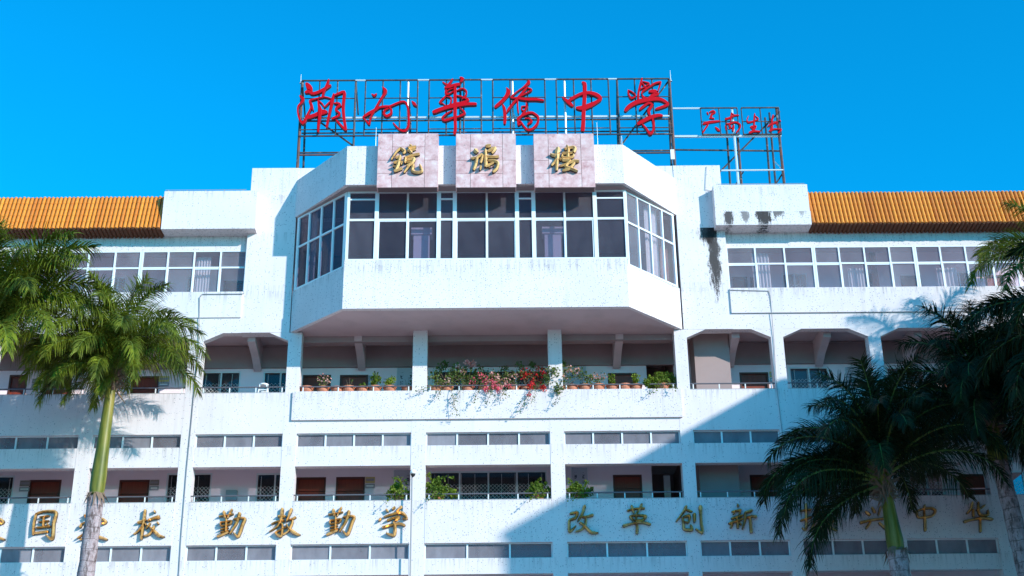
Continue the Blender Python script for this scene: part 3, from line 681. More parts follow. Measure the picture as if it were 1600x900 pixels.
G = {
'校': "355,150,50 330,350,55 295,560,60 275,760,45/200,420,60 300,385,50 380,350,45/300,470,35 220,580,35 125,650,35/360,430,35 375,480,35/540,160,25 550,220,65/400,380,50 520,330,50 650,300,80/460,420,40 420,480,35 370,545,25/590,400,30 630,450,60/440,500,30 500,540,50 560,610,60 640,680,60 750,700,25/540,480,50 490,580,45 420,660,45 330,680,35",
'勤': "160,290,45 250,280,35 370,260,35 460,240,40/260,180,60 280,290,50 310,340,40/430,140,45 360,270,35 340,330,25/310,330,40 300,600,45/190,430,50 200,480,40/190,410,45 300,400,35 410,380,40 380,450,35 200,490,35/190,555,30 360,520,30/190,610,30 370,570,30/120,700,50 240,650,50 360,600,40/580,210,70 550,330,55 500,450,50 380,640,35/450,350,40 580,320,35 680,340,60 640,450,60 590,600,60 540,700,50 450,610,30",
'教': "380,120,60 370,260,60 340,380,50/290,290,60 460,290,45/160,445,40 260,400,35 430,370,50/350,380,50 270,500,40 120,600,25/300,450,40 370,440,45 380,540,45 350,690,50 230,620,40/240,620,40 320,570,30 470,500,25/570,130,60 510,280,45 460,400,30/480,370,25 580,340,40 660,300,50/590,370,45 560,470,50 500,580,40 390,660,35/460,440,30 500,520,35 600,600,65 680,650,55 750,660,25",
'学': "300,210,50 350,270,40/480,160,50 430,220,60/620,150,60 510,260,30/200,390,60 160,450,50/250,370,35 400,320,45 560,280,55 660,310,60 720,400,40 630,400,35/320,440,50 450,390,45 560,370,60 480,450,45/450,460,50 480,560,60 460,730,60 300,690,30/220,580,55 400,530,50 560,500,50 690,540,50",
'改': "195,300,50 350,270,50 310,380,50 190,430,45 185,530,50 195,660,50 320,540,30/500,130,60 450,290,50 350,460,30/430,360,40 530,360,45 670,320,55/520,370,45 510,500,50 440,610,45 310,660,30/390,470,45 500,550,50 620,670,60 770,685,30",
'革': "250,240,45 400,200,35 610,190,45/340,130,50 390,290,40/550,100,60 510,200,45 440,300,40/300,350,40 380,440,45/310,350,40 450,330,40 630,350,50 550,430,45 390,430,35/440,290,45 440,480,40 455,560,50 450,710,55/160,550,60 300,510,45 450,480,40 600,480,45 730,520,55",
'创': "350,140,60 300,250,50 140,460,30/340,210,40 470,265,45/510,290,70 515,480,45/270,370,40 290,500,45 310,610,50 460,620,60 430,520,35/280,370,40 410,340,50 390,470,40 300,460,25/630,140,80 640,350,50 650,500,50 670,680,50 530,600,30",
'新': "320,100,30 340,160,70/200,260,40 400,220,45/270,260,35 230,320,35/390,240,35 340,330,35/190,400,45 430,330,45/140,500,50 430,400,45/310,370,40 330,600,45/230,480,45 180,590,45/350,470,30 400,530,40/460,280,45 620,230,60/470,270,45 470,430,45 420,610,35/480,390,40 600,350,45 710,360,60/570,370,50 600,690,55",
'中': "440,180,40 430,330,40 445,480,50 450,720,50/200,310,30 270,340,40 320,440,40 580,410,45 650,300,50 560,250,45 400,270,40 250,320,35",
'华': "370,130,50 340,260,45 250,370,45/380,270,40 390,430,50/480,130,45 500,350,50 580,400,50 680,380,50 670,290,35/620,190,45 550,240,40 440,300,35/190,530,60 330,490,45 500,460,50 650,460,50 780,480,55/520,430,40 530,740,50",
'国': "290,190,45 240,400,50 225,630,45/290,200,45 450,150,45 680,170,60 640,400,60 610,700,60 480,620,30/360,270,35 560,240,40/350,370,35 550,340,35/290,480,40 580,450,45/440,270,40 430,450,45/510,390,35 540,440,35/240,590,45 540,550,45",
'爱': "590,180,50 450,210,45 280,230,35/300,250,35 330,310,45/420,240,40 430,300,40/580,220,40 520,310,35/240,400,35 200,480,60/240,400,35 450,340,45 600,290,50 720,360,60 640,410,45/300,470,40 580,490,40/420,420,40 330,560,40 150,690,35/350,560,40 520,550,40 400,650,45 200,720,35/400,560,40 550,650,60 760,720,40",
'振': "100,280,40 340,250,40/230,130,45 230,640,45 150,620,30/110,480,40 340,400,40/400,200,40 780,180,45/420,200,45 400,480,45 320,700,35/480,320,40 700,310,40/420,440,40 820,430,45/510,450,40 510,690,45 620,620,30/620,450,40 700,600,50 850,680,40/800,480,40 680,560,35",
'兴': "166,310,45 276,398,60/300,230,40 370,350,55/490,205,45 430,398,35/60,550,60 300,490,45 700,450,45/285,530,45 180,670,50/440,540,40 612,690,55"}
GOLDROW = [('爱', -50, 788, 'gilt character 爱 cut by the left edge of the photo'),
 ('国', 35, 788, 'gilt character 国 under the left palm crown, a boxed glyph with the palm shadow behind it'),
 ('爱', 110, 788, 'gilt character 爱 half hidden behind the ringed grey palm trunk'), ('校', 200, 785, 'gilt character 校 on the parapet just right of the grey palm trunk'),
 ('勤', 330, 785, 'gilt character 勤 left of 教, first of the two alike'), ('教', 412, 785, 'gilt character 教 with open strokes on the sunlit parapet'),
 ('勤', 500.7, 782, 'gilt character 勤 left of 学, second of the two alike'), ('学', 580, 780, 'gilt character 学 beside the thin camera pole'),
 ('改', 875, 780, 'gilt character 改 at the edge of the long diagonal shadow'), ('革', 960, 780, 'gilt character 革 with a long crossbar on the shaded parapet'),
 ('创', 1045, 780, 'gilt character 创 on the shaded parapet in front of a pillar'), ('新', 1127, 780, 'gilt character 新 on the shaded parapet left of the dark palms'),
 ('振', 1241, 777, 'gilt character 振 almost hidden behind the drooping dark fronds'), ('兴', 1338, 775, 'gilt character 兴 cut by the green crownshaft of the dark palm'),
 ('中', 1410, 775, 'gilt character 中 in deep shade between two palm trunks'), ('华', 1490, 775, 'gilt character 华 in deep shade left of the thin dark trunk')]
for ch, ox, oy, lab in GOLDROW:
    brush(G[ch], ox, oy, 70, -.02, .14, True, fat=1.12).build('gilt_character', [m_gold, m_goldside], center=True, label=lab, cat='character', group='gilt characters along the parapet')

# ------------------------------------------------------------------ three stone name panels on the bay fascia
SY = -2.80
for ch, (xl, xr), lab in (('鏡', (590, 684.3), 'pink stone panel with gilt character 鏡, nearest the left end of the bay'), ('鴻', (712.5, 806), 'pink stone panel with gilt character 鴻, between the other two panels'), ('樓', (834.5, 928.8), 'pink stone panel with gilt character 樓, nearest the right end of the bay')):
    a, b = ax(xl, 250, SY), ax(xr, 250, SY); z1 = az((xl+xr)/2, 209, SY); z0 = az((xl+xr)/2, 292.5, SY)
    t = thing('stone_panel', lab, 'sign', ((a+b)/2, SY, z0), 'pink stone name panels on the bay')
    BX('panel_core', m_grout, t, a+.008, b-.008, SY+.035, FY-.003, z0+.012, z1-.01)
    w, h = b-a, z1-z0; g = .006
    cells = [(0, .24, .25, .5), (0, .24, .5, 1), (0, .24, 0, .25), (.24, .78, 0, .25), (.78, 1, 0, .5), (.78, 1, .5, 1), (.24, .78, .75, 1), (.24, .78, .25, .75)]
    for (u0, u1, v0, v1) in cells:
        e = R.uniform(0, .006)
        BX('stone_slab', m_marble, t, a+u0*w+g*(u0 > 0), a+u1*w-g*(u1 < 1), SY-e, SY+.034, z0+v0*h+g*(v0 > 0), z0+v1*h-g*(v1 < 1))
    for (s0, s1) in ((a, a+.03), (b-.03, b)):
        BX('edge_slab', m_marble, t, s0-.004 if s0 == a else s0+.004, s1-.004 if s0 == a else s1+.004, SY+.036, FY-.004, z0+.002, z1-.002)
    txt, ox = PANEL[ch]
    brush(txt, ox, 215, 70, SY-.008, .14, True, fat=1.28).build('gilt_character', [m_goldp, m_goldside], t)

# ------------------------------------------------------------------ rooftop signs
GY = 1.2
def pipe_part(name, pts, r, m, root, n=6):
    return MB().pipe([Vector(p) for p in pts], r, n).build(name, m, root)
def q(px, py, Y=GY): return at(px, py, Y)
RS = thing('rooftop_sign', 'long rooftop steel frame sign carrying six large red characters 潮州華僑中學', 'sign', (-.3, GY, 23.9))
ztop = q(760, 124.5).z; zr = [ztop, q(760, 152.5).z, q(760, 181).z, q(760, 185.5).z, q(760, 201).z, q(760, 211).z]
XT = lambda px: ax(px, 165, GY)
cells = [(469.5, 554), (570, 652), (670, 752), (770, 852), (870, 952), (966, 1048.5)]
for (a, b) in cells:
    xa, xb = XT(a), XT(b)
    for k, z in enumerate((zr[0], zr[1], zr[4], zr[5])):
        pipe_part('grid_bar', [(xa, GY, z), (xb, GY, z)], .035 if k in (0, 3) else .022, m_steel, RS)
    for i in range(4):
        x = xa+(xb-xa)*i/3
        pipe_part('grid_bar', [(x, GY+.03, zr[5]), (x, GY+.03, zr[0])], .028, m_steel, RS)
xl, xr = XT(469.5), XT(1048.5)
pipe_part('long_rail', [(xl-.05, GY+.10, zr[2]), (xr+.05, GY+.10, zr[2])], .045, m_pale, RS)
pipe_part('long_rail', [(xl-.05, GY+.10, zr[3]), (xr+.05, GY+.10, zr[3])], .035, m_steel, RS)
pipe_part('long_rail', [(xl-.05, GY+.9, zr[3]-.05), (xr+.05, GY+.9, zr[3]-.05)], .03, m_steel, RS)
for (a, b) in zip(cells, cells[1:]): pipe_part('link_bar', [(XT(a[1]), GY, zr[0]), (XT(b[0]), GY, zr[0])], .032, m_pale, RS); pipe_part('link_bar', [(XT(a[1]), GY, zr[5]), (XT(b[0]), GY, zr[5])], .03, m_steel, RS)
FZ = 22.75
for i, px in enumerate((470, 554.5, 637, 719, 801, 883, 966, 1048.5)):
    x = XT(px)
    pipe_part('leg', [(x, GY+.06, FZ), (x, GY+.06, ztop)], .04 if i not in (0, 7) else .055, m_rust if i in (0, 7) else (m_pale if i in (2, 4, 5) else m_steel), RS, 8)
    if i % 2 == 0 or i == 7: pipe_part('back_leg', [(x+.04, GY+1.5, FZ), (x+.04, GY+.9, zr[2]+.6)], .045, m_steel, RS)
    pipe_part('brace', [(x, GY+.06, FZ+1.7), (x+.04, GY+1.4, FZ+.1)], .03, m_steel, RS)
    pipe_part('tie', [(x, GY+.06, ztop-.05), (x+.03, GY+.9, zr[2]+.6)], .03, m_steel, RS)
for z in (q(490, 237).z, q(490, 240.5).z): pipe_part('low_rail', [(xl, GY+.08, z), (xr, GY+.08, z)], .035, m_rust if z < q(490, 239).z else m_steel, RS)
xi = XT(554.5); pipe_part('diagonal', [(XT(499), GY+.12, zr[3]), (xi, GY+.12, q(554, 226).z)], .035, m_steel, RS)
pipe_part('diagonal', [(XT(969), GY+.14, q(969, 223).z), (XT(1047), GY+.14, ztop-.05)], .035, m_steel, RS)
BX('switch_box', m_white, RS, ax(1047, 240, GY), ax(1053, 240, GY), GY-.12, GY-.04, az(1050, 251, GY), az(1050, 236, GY))
for ch, ox in REDX.items():
    brush(RED[ch], ox, 120, 100, GY-.04, .14, False, fat=.92).build('red_character', [m_red, m_redside], RS)
SS = thing('rooftop_sign', 'small rooftop frame sign with four little red characters 吴南生书 on thin legs', 'sign', (10, GY, 23.2))
zt2, zm2, zb2 = q(1160, 168.5).z, q(1160, 190).z, q(1160, 210).z
for (a, b) in ((1096, 1153.5), (1160, 1219)):
    xa, xb = ax(a, 190, GY), ax(b, 190, GY)
    for z in (zt2, zm2, zb2): pipe_part('grid_bar', [(xa, GY, z), (xb, GY, z)], .03 if z != zm2 else .02, m_steel, SS)
    for i in range(3): x = xa+(xb-xa)*i/2; pipe_part('grid_bar', [(x, GY+.02, zb2), (x, GY+.02, zt2)], .022, m_steel, SS)
xe, x0s = ax(1219, 190, GY), xr+.06
pipe_part('long_rail', [(x0s, GY+.05, zt2+.02), (ax(1096, 170, GY), GY+.05, zt2+.02)], .035, m_pale, SS)
pipe_part('long_rail', [(x0s, GY+.08, zb2-.03), (xe, GY+.08, zb2-.03)], .05, m_pale, SS)
pipe_part('long_rail', [(x0s, GY+.5, q(1150, 223).z), (xe, GY+.5, q(1150, 226).z)], .035, m_steel, SS)
for px, m, y, r in ((1150, m_pale, .0, .045), (1157, m_rust, .3, .045), (1212, m_steel, .5, .04), (1221, m_rust, .0, .05), (1145, m_steel, 1.1, .04), (1208, m_steel, 1.1, .04)):
    x = ax(px, 240, GY); pipe_part('leg', [(x, GY+y+.06, 22.95), (x, GY+y*.6+.06, zt2 if px != 1157 else zb2)], r, m, SS)
pipe_part('low_rail', [(ax(1127, 266, GY), GY, q(1150, 266).z), (ax(1224, 266, GY), GY, q(1150, 266).z)], .03, m_pale, SS)
pipe_part('diagonal', [(ax(1122, 266, GY), GY+.3, q(1122, 267).z), (ax(1219, 172, GY), GY+.1, q(1219, 172).z)], .035, m_steel, SS)
pipe_part('diagonal', [(ax(1149, 266, GY), GY+.2, q(1149, 285).z), (ax(1160, 240, GY), GY+.1, q(1157, 266).z)], .025, m_steel, SS)
pipe_part('diagonal', [(ax(1212, 285, GY), GY+.2, q(1212, 286).z), (ax(1225, 262, GY), GY+.1, q(1226, 266).z)], .03, m_steel, SS)
pipe_part('diagonal', [(ax(1212, 240, GY), GY+.2, q(1210, 249).z), (ax(1225, 262, GY), GY+.1, q(1224, 264).z)], .022, m_pale, SS)
for ch, (txt, ox) in SMALL.items():
    brush(txt, ox, 160, 60, GY-.03, .08, False, fat=1.0).build('red_character', [m_red, m_redside], SS)

# ------------------------------------------------------------------ thin lightning rods
for px, y0, y1, Y, lab in ((587, 228, 199, -1.5, 'thin white lightning rod left of the 鏡 panel'), (934, 226, 191, -1.5, 'thin white lightning rod right of the 樓 panel'), (1048, 125, 110, 1.26, 'thin white lightning rod on the right post of the big roof sign'), (470, 128, 116, 1.26, 'thin white lightning rod on the left post of the big roof sign'), (972, 228, 212, -1.0, 'short white lightning rod at the front right corner of the bay roof')):
    a, b = at(px, y0, Y), at(px, y1, Y)
    MB().tube((a.x, Y, a.z-.06), (a.x, Y, b.z), .009, 5, .004).lathe([(.05, 0), (.03, .05), (.012, .07)], (a.x, Y, a.z-.06), 8).build('lightning_rod', m_pale, center=True, label=lab, cat='lightning rod')
# conductor tape along the roof box tops
for (xa, xb, z, Y, lab) in ((-11.5, -8.7, 23.30, -.3, 'thin lightning tape on clips along the left roof box'), (7.7, 10.8, 23.40, -.3, 'thin lightning tape on clips along the right roof box')):
    m = MB(); m.pipe([(xa, Y, z+.09), (xb, Y, z+.09)], .012, 5)
    t = m.build('conductor_tape', m_cable, center=True, label=lab, cat='conductor')
    for k in range(5):
        x = xa+.1+(xb-xa-.2)*k/4; MB().box(x-.012, x+.012, Y-.012, Y+.012, z, z+.08).build('clip', m_cable, t)

# ------------------------------------------------------------------ cables, camera pole, small fittings
def cable(pts, r, lab, m=m_cable):
    MB().pipe(pts, r, 5).build('cable', m, center=True, label=lab, cat='cable')
c1 = [at(381, 456, -.075), at(381, 459, -.075), at(316, 459.5, -.075), at(312, 465, -.075), at(310.5, 540, -.03), at(305, 594, -.03), at(299.5, 655, -.03), at(291.5, 735, -.03), at(291, 742, -.03), at(283, 840, -.03), at(279, 905, -.03)]
cable(c1, .014, 'thin grey cable running down the facade left of the centre bay')
c2 = [at(1140, 453, -.085), at(1201, 454.5, -.085), at(1203.5, 462, -.085), at(1209, 530, -.03), at(1213, 595, -.03), at(1214, 606, -.03), at(1224, 690, -.03), at(1232, 780, -.03)]
cable(c2, .012, 'thin dark cable running down the facade right of the centre bay')
cable([at(1104, 260, -.03), at(1102, 296, -.03), at(1116, 300, -.03)], .01, 'short thin wire on the wall above the right roof box')
CP = thing('security_camera', 'dark dome security camera on a thin pole against the centre pillar', 'camera', (at(641, 900, -.3).x, -.3, 0))
xa = ax(641, 900, -.3); zc = az(644, 741, -.3)
MB().tube((xa, -.3, 0), (xa, -.3, zc), .024, 8).build('pole', m_cable, CP)
MB().lathe([(.001, .14), (.07, .13), (.095, .07), (.10, .0), (.075, -.005), (.001, -.01)], (xa+.03, -.34, zc), 14).build('housing', m_white, CP, smooth=True)
MB().lathe([(.072, .0), (.065, -.05), (.035, -.085), (.001, -.095)], (xa+.03, -.34, zc-.006), 14).build('dome', m_black, CP, smooth=True)
ST = thing('stool', 'white plastic stool upside down on the ledge left of the bay', 'stool', (ax(411, 612, .12), .2, 16.045))
def stool():
    x, y, z = ax(411, 612, .2), .25, 16.045; h = .36
    for sx in (-1, 1):
        for sy in (-1, 1): MB().tube((x+sx*.15, y+sy*.13, z), (x+sx*.11, y+sy*.10, z+h-.03), .022, 6).build('leg', m_white, ST)
    MB().lathe([(.001, 0), (.15, 0), (.165, .015), (.165, .05), (.14, .062), (.001, .055)], (x, y, z+h-.05), 18).build('seat', m_white, ST)
    for sy in (-1, 1): MB().box(x-.12, x+.12, y+sy*.115-.008, y+sy*.115+.008, z+.12, z+.16).build('stretcher', m_white, ST)
    ST['label'] = 'white plastic stool standing on the open gallery ledge left of the bay'
stool()
def plate(px0, px1, py0, py1, floor, lab, m=None, cat='sign', Y=DY-.01, name='door_plate', bar=True):
    xa, xb = ax(px0, py0, Y), ax(px1, py0, Y); z1, z0 = az(px0, py0, Y), az(px0, py1, Y)
    t = thing(name, lab, cat, ((xa+xb)/2, Y, z0), 'name plates beside the classroom doors' if name == 'door_plate' else None)
    zm = z0+(z1-z0)*.42
    BX('upper_plate', m_yplate if m is None else m, t, xa, xb, Y-.02, Y, zm+.02, z1)
    MB().box(xa+.03, xb-.03, Y-.024, Y-.021, zm+.08, z1-.06).build('print', m_plate, t)
    BX('lower_plate', m_plate, t, xa, xb, Y-.02, Y, z0, zm-.01)
    MB().box(xa+.04, xb-.04, Y-.024, Y-.021, z0+.05, zm-.06).build('print', m_white, t)
m_gplate = mat('grey_plate', (.28, .26, .22), .5)
for (a, b, c, d, lab, m) in ((32, 48, 751, 768, 'grey door plate left of the far left third-floor door', m_gplate), (235, 249, 750, 766, 'grey door plate right of the third-floor door beside the palm trunk', m_gplate),
    (571, 586, 745.5, 763, 'yellow topped door plate beside the second red door left of centre', None), (51, 66, 592, 606, 'small grey door plate on the fourth floor behind the left palm crown', m_gplate),
    (249, 265, 588, 604, 'yellow and grey door plate on the fourth floor just right of the left palm', None), (576, 591, 587, 601, 'pale door plate behind the potted plants left of centre', m_plate),
    (1202, 1211, 581, 597, 'yellow and grey door plate beside the fourth-floor door right of the bay', None)):
    plate(a, b, c, d, 0, lab, m)
def board(px0, px1, py0, py1, lab, Y=DY-.012):
    xa, xb = ax(px0, py0, Y), ax(px1, py0, Y); z1, z0 = az(px0, py0, Y), az(px0, py1, Y)-.9
    t = thing('notice_board', lab, 'notice board', ((xa+xb)/2, Y, z0), 'pale notice boards on the gallery walls')
    MB().box(xa, xb, Y-.02, Y, z0, z1).build('printed_sheet', m_board, t)
    for e0 in (xa-.015, xb): BX('edge_strip', m_alu, t, e0, e0+.015, Y-.03, Y, z0, z1)
board(616, 645, 735, 775, 'pale notice board by the pillar left of the large third-floor window')
board(893, 917, 731, 765, 'pale notice board right of the large third-floor window above a leafy plant')
board(621, 650, 575, 612, 'pale notice board on the fourth floor behind the pots left of the centre window')
board(886, 915, 573, 612, 'grey notice board on the fourth floor behind the right-hand bougainvillea')
board(1320, 1346, 574, 600, 'pale notice board on the fourth floor above the dark palm')
MB().box(ax(354, 770, DY), ax(371, 770, DY), DY-.12, DY-.002, az(360, 783, DY), az(360, 767, DY)).box(ax(356, 770, DY), ax(369, 770, DY), DY-.135, DY-.121, az(360, 782, DY), az(360, 768.5, DY)).build('meter_box', m_plate, center=True, label='grey meter box on the third-floor corridor wall between two grilled windows', cat='meter box')

# ------------------------------------------------------------------ plants
def leaf_quad(mb, c, s, rr, mi, up=.3):
    d = Vector((rr.gauss(0, 1), rr.gauss(0, 1), rr.gauss(up, .8))).normalized(); e = d.orthogonal().normalized()
    e = (Matrix.Rotation(rr.uniform(0, 6.28), 3, d) @ e); w = d.cross(e)*s*.5; c = Vector(c); e = e*s
    mb.mesh([c, c+e*.5+w+d*s*.1, c+e, c+e*.5-w+d*s*.1], [(0, 1, 2, 3)], mi)
def foliage(rr, c, blobs, n, s, mi=0, shell=.4):
    """leaves scattered in several uneven clumps; blobs: (x, y, z, r)"""
    mb = MB()
    for i in range(n):
        b = rr.choice(blobs); d = Vector((rr.gauss(0, 1), rr.gauss(0, 1), rr.gauss(0, 1))).normalized()*b[3]*rr.random()**shell
        leaf_quad(mb, (c[0]+b[0]+d.x, c[1]+b[1]+d.y*.8, c[2]+b[2]+d.z), s*rr.uniform(.6, 1.3), rr, mi)
    return mb
POTP = [(.11, 0), (.165, .03), (.195, .12), (.19, .19), (.215, .195), (.215, .235), (.18, .235), (.17, .20), (.001, .20)]
pot0 = None
def potted(px, Y, z, lab, cat='potted plant', group=None, scale=1.0, name='potted_plant'):
    x = ax(px, 608 if z > 14 else 780, Y); t = thing(name, lab, cat, (x, Y, z), group)
    sc = scale*R.uniform(.92, 1.08)
    MB().lathe([(r*sc, h*sc) for r, h in POTP], (x, Y, z), 18).build('pot', m_pot, t, smooth=False)
    return t, x
GP = 'terracotta pots along the gallery ledge'
Z4, Z3, PYY = 16.046, 12.392, .28
def stems(t, x, Y, z, tips, r=.008, sag=0):
    for (dx, dy, dz) in tips:
        p0 = Vector((x, Y, z)); p3 = Vector((x+dx, Y+dy, z+dz)); mid = (p0+p3)/2+Vector((0, 0, sag+.12*abs(dx)))
        MB().pipe([p0, mid, p3], r, 4).build('stem', m_stem, t)
rr = random.Random(3)
left = [(479.6, 'bare', 'terracotta pot with only soil, leftmost on the gallery ledge'), (505, 'sparse', 'terracotta pot with a straggly pink-flowered shrub near the left gallery pillar'),
        (527, 'bare', 'empty terracotta pot between the straggly shrub and the left door'), (545, 'twig', 'terracotta pot with a few bare twigs in front of the left door'),
        (566.5, 'tuft', 'terracotta pot with a low green tuft below the door plate'), (586, 'upright', 'terracotta pot with a tall yellow-green plant below the door plate'),
        (609, 'bushy', 'terracotta pot with a small round green bush left of the notice board'), (637, 'twig', 'terracotta pot with thin twigs beside the left centre pillar')]
mid = [(681, 'bare', 'terracotta pot with bare soil just right of the left centre pillar'), (699, 'greenbig', 'terracotta pot with a loose green climber in front of the large window'), (731, 'whitebig', 'terracotta pot with pale pink bougainvillea heaped over the rail'),
       (757, 'pink', 'terracotta pot with trailing rose pink bougainvillea'), (777, 'pink2', 'terracotta pot with salmon bougainvillea spilling past the rail'), (803, 'brown', 'terracotta pot with a dry brownish shrub in front of the large window'),
       (822, 'tall', 'terracotta pot with tall thin green shoots'), (843, 'red', 'terracotta pot with dense red bougainvillea against the right centre pillar')]
right = [(881, 'climber', 'terracotta pot with a wide green and pink climber over the right centre pillar'), (894, 'bare', 'terracotta pot half hidden under the wide climber'), (914, 'twig', 'terracotta pot right of the wide climber with a few twigs'), (935, 'sparsep', 'terracotta pot with small pink blooms left of the right-hand door'),
         (957, 'upright2', 'terracotta pot with a short green plant at the left jamb of the right-hand door'), (976, 'bare', 'empty terracotta pot in front of the middle of the right-hand door'), (994, 'upright2', 'terracotta pot with a green plant at the right jamb of the right-hand door'),
         (1036, 'shrub', 'large dense yellow-green shrub in a pot at the right end of the ledge')]
def F(t, x, Y, z, blobs, n, s, m, name='foliage'): foliage(rr, (x, Y, z), blobs, n, s).build(name, m, t, kind='stuff' if len(blobs) > 1 else None)
def trail(t, x, Y, z, dx, dz, n, m, s=.05):
    """shoot hanging out over the parapet"""
    mb = MB(); lf = MB(); pts = []
    for k in range(9):
        u = k/8; pts.append(Vector((x+dx*u, Y-(.42+.18*u)*min(1, u*2.2), z+.12*math.sin(min(1, u*2)*3.1)+dz*max(0, u-.2)/.8)))
    mb.pipe(pts, .006, 4).build('stem', m_stem, t)
    for i in range(n):
        p = rr.choice(pts[1:])+Vector((rr.gauss(0, .06), rr.gauss(0, .04), rr.gauss(0, .04))); leaf_quad(lf, p, s*rr.uniform(.7, 1.3), rr, 0)
    lf.build('foliage', m, t)
for px, k, lab in left+mid+right:
    flower = k in ('whitebig', 'pink', 'pink2', 'red', 'climber', 'sparse', 'sparsep')
    t, x = potted(px, PYY, Z4, lab, 'potted plant', GP, 1.0 if k != 'shrub' else 1.05, 'flowering_potted_plant' if flower else 'potted_plant')
    z = Z4+.22; Y = PYY
    if k in ('sparse', 'sparsep'):
        stems(t, x, Y, z, [(-.15, 0, .38), (.1, .02, .42), (.22, 0, .25), (0, 0, .45)]); F(t, x, Y, z, [(-.1, 0, .28, .17), (.12, 0, .33, .17), (0, 0, .15, .15)], 110, .05, m_leafb); F(t, x, Y, z, [(-.1, -.05, .35, .15), (.15, -.05, .3, .14)], 45, .055, m_pink, 'flower')
    elif k == 'twig': stems(t, x, Y, z, [(-.1, 0, .3), (.12, 0, .26), (.02, 0, .36)], .006); F(t, x, Y, z, [(0, 0, .1, .1), (.1, 0, .25, .06)], 24, .05, m_leafb)
    elif k == 'tuft': stems(t, x, Y, z, [(0, 0, .15)]); F(t, x, Y, z, [(0, 0, .08, .12)], 60, .08, m_leaf)
    elif k == 'upright': stems(t, x, Y, z, [(0, 0, .4), (-.1, 0, .3)]); F(t, x, Y, z, [(0, 0, .4, .15), (-.03, 0, .2, .12), (.1, 0, .3, .1)], 110, .10, m_leaf)
    elif k == 'upright2': stems(t, x, Y, z, [(0, 0, .35)]); F(t, x, Y, z, [(0, 0, .32, .13), (0, 0, .15, .1)], 90, .08, m_leaf)
    elif k == 'bushy': stems(t, x, Y, z, [(0, 0, .25)]); F(t, x, Y, z, [(0, 0, .22, .16), (.08, 0, .3, .12), (-.08, 0, .12, .12)], 190, .07, m_leaf)
    elif k == 'greenbig':
        stems(t, x, Y, z, [(-.55, 0, .40), (-.1, .02, .8), (.4, 0, .5), (.15, 0, .75), (-.3, 0, .65), (.6, -.1, .3)])
        F(t, x, Y, z, [(-.45, 0, .4, .22), (-.25, 0, .62, .2), (-.1, 0, .8, .14), (.25, 0, .5, .25), (.1, 0, .2, .25), (.5, 0, .3, .2), (-.3, -.1, .1, .2), (.3, 0, .72, .12)], 520, .075, m_leafb)
        trail(t, x, Y, z, -1.0, -.35, 60, m_leafb); trail(t, x, Y, z, .35, -1.15, 60, m_leafb); trail(t, x, Y, z, -.35, -.6, 40, m_leafb); F(t, x, Y, z, [(.0, -.1, .2, .12)], 18, .06, m_pink, 'flower')
    elif k == 'whitebig':
        stems(t, x, Y, z, [(-.6, 0, .5), (.1, 0, .75), (.5, 0, .5), (-.3, 0, .7)])
        F(t, x, Y, z, [(-.5, 0, .45, .24), (-.1, 0, .5, .3), (.35, 0, .5, .26), (.05, 0, .2, .28)], 480, .07, m_leafb)
        F(t, x, Y, z, [(.0, -.06, .82, .13), (.18, -.06, .78, .12), (-.35, -.06, .68, .10), (-.15, -.06, .55, .12)], 190, .065, m_pink, 'flower'); trail(t, x, Y, z, -.5, -.8, 50, m_leafb)
    elif k in ('pink', 'pink2'):
        sg = -1 if k == 'pink' else 1
        stems(t, x, Y, z, [(-.3, 0, .4), (.3, 0, .5), (.05, 0, .6)])
        F(t, x, Y, z, [(-.2, 0, .3, .24), (.25, 0, .4, .24), (0, 0, .12, .24)], 300, .065, m_leafb)
        F(t, x, Y-.1, z, [(-.35, -.1, .12, .16), (.0, -.1, .2, .18), (.3, -.1, .08, .16), (.1, -.2, -.12, .13), (-.15, 0, .42, .1)], 170, .06, m_mag if sg < 0 else m_pink, 'flower')
        F(t, x, Y-.3, z, [(.35, -.1, -.1, .12), (.05, -.15, -.25, .1)], 60, .06, m_mag, 'flower'); trail(t, x, Y, z, -.35, -.75, 55, m_leafb); trail(t, x, Y, z, .35, -.6, 45, m_leafb)
    elif k == 'brown': stems(t, x, Y, z, [(-.35, 0, .75), (.3, 0, .6), (0, 0, .5), (.15, 0, .85)]); F(t, x, Y, z, [(-.3, 0, .65, .16), (.1, 0, .45, .25), (.25, 0, .7, .12), (0, 0, .2, .22)], 240, .055, m_leafb); F(t, x, Y, z, [(0, 0, .4, .2)], 50, .05, m_pink, 'flower'); trail(t, x, Y, z, -.5, -.65, 40, m_leafb)
    elif k == 'tall': stems(t, x, Y, z, [(-.3, 0, .9), (.2, 0, .85), (.45, 0, .7), (-.1, 0, .6)]); F(t, x, Y, z, [(-.25, 0, .8, .13), (.2, 0, .75, .14), (.4, 0, .6, .14), (0, 0, .4, .18)], 170, .06, m_leafb)
    elif k == 'red':
        stems(t, x, Y, z, [(-.5, 0, .5), (.1, 0, .6), (.3, 0, .4)])
        F(t, x, Y, z, [(-.45, 0, .45, .25), (0, 0, .3, .3), (.2, 0, .5, .2), (-.2, 0, .75, .12)], 300, .065, m_leafb)
        F(t, x, Y-.05, z, [(-.45, -.05, .42, .22), (.02, -.05, .48, .24), (.2, -.1, .3, .22), (-.1, -.15, .1, .24), (-.3, -.3, -.1, .14), (.1, -.35, -.18, .13)], 330, .065, m_redb, 'flower')
        trail(t, x, Y, z, -.7, -1.05, 70, m_leafb); trail(t, x, Y, z, -.3, -.8, 50, m_leafb); F(t, x, Y-.4, z, [(-.35, -.1, -.45, .08)], 24, .06, m_mag, 'flower')
    elif k == 'climber':
        stems(t, x, Y, z, [(-.7, -.3, .3), (.6, 0, .45), (.05, 0, .8), (.9, 0, .3), (-.3, -.3, .5)])
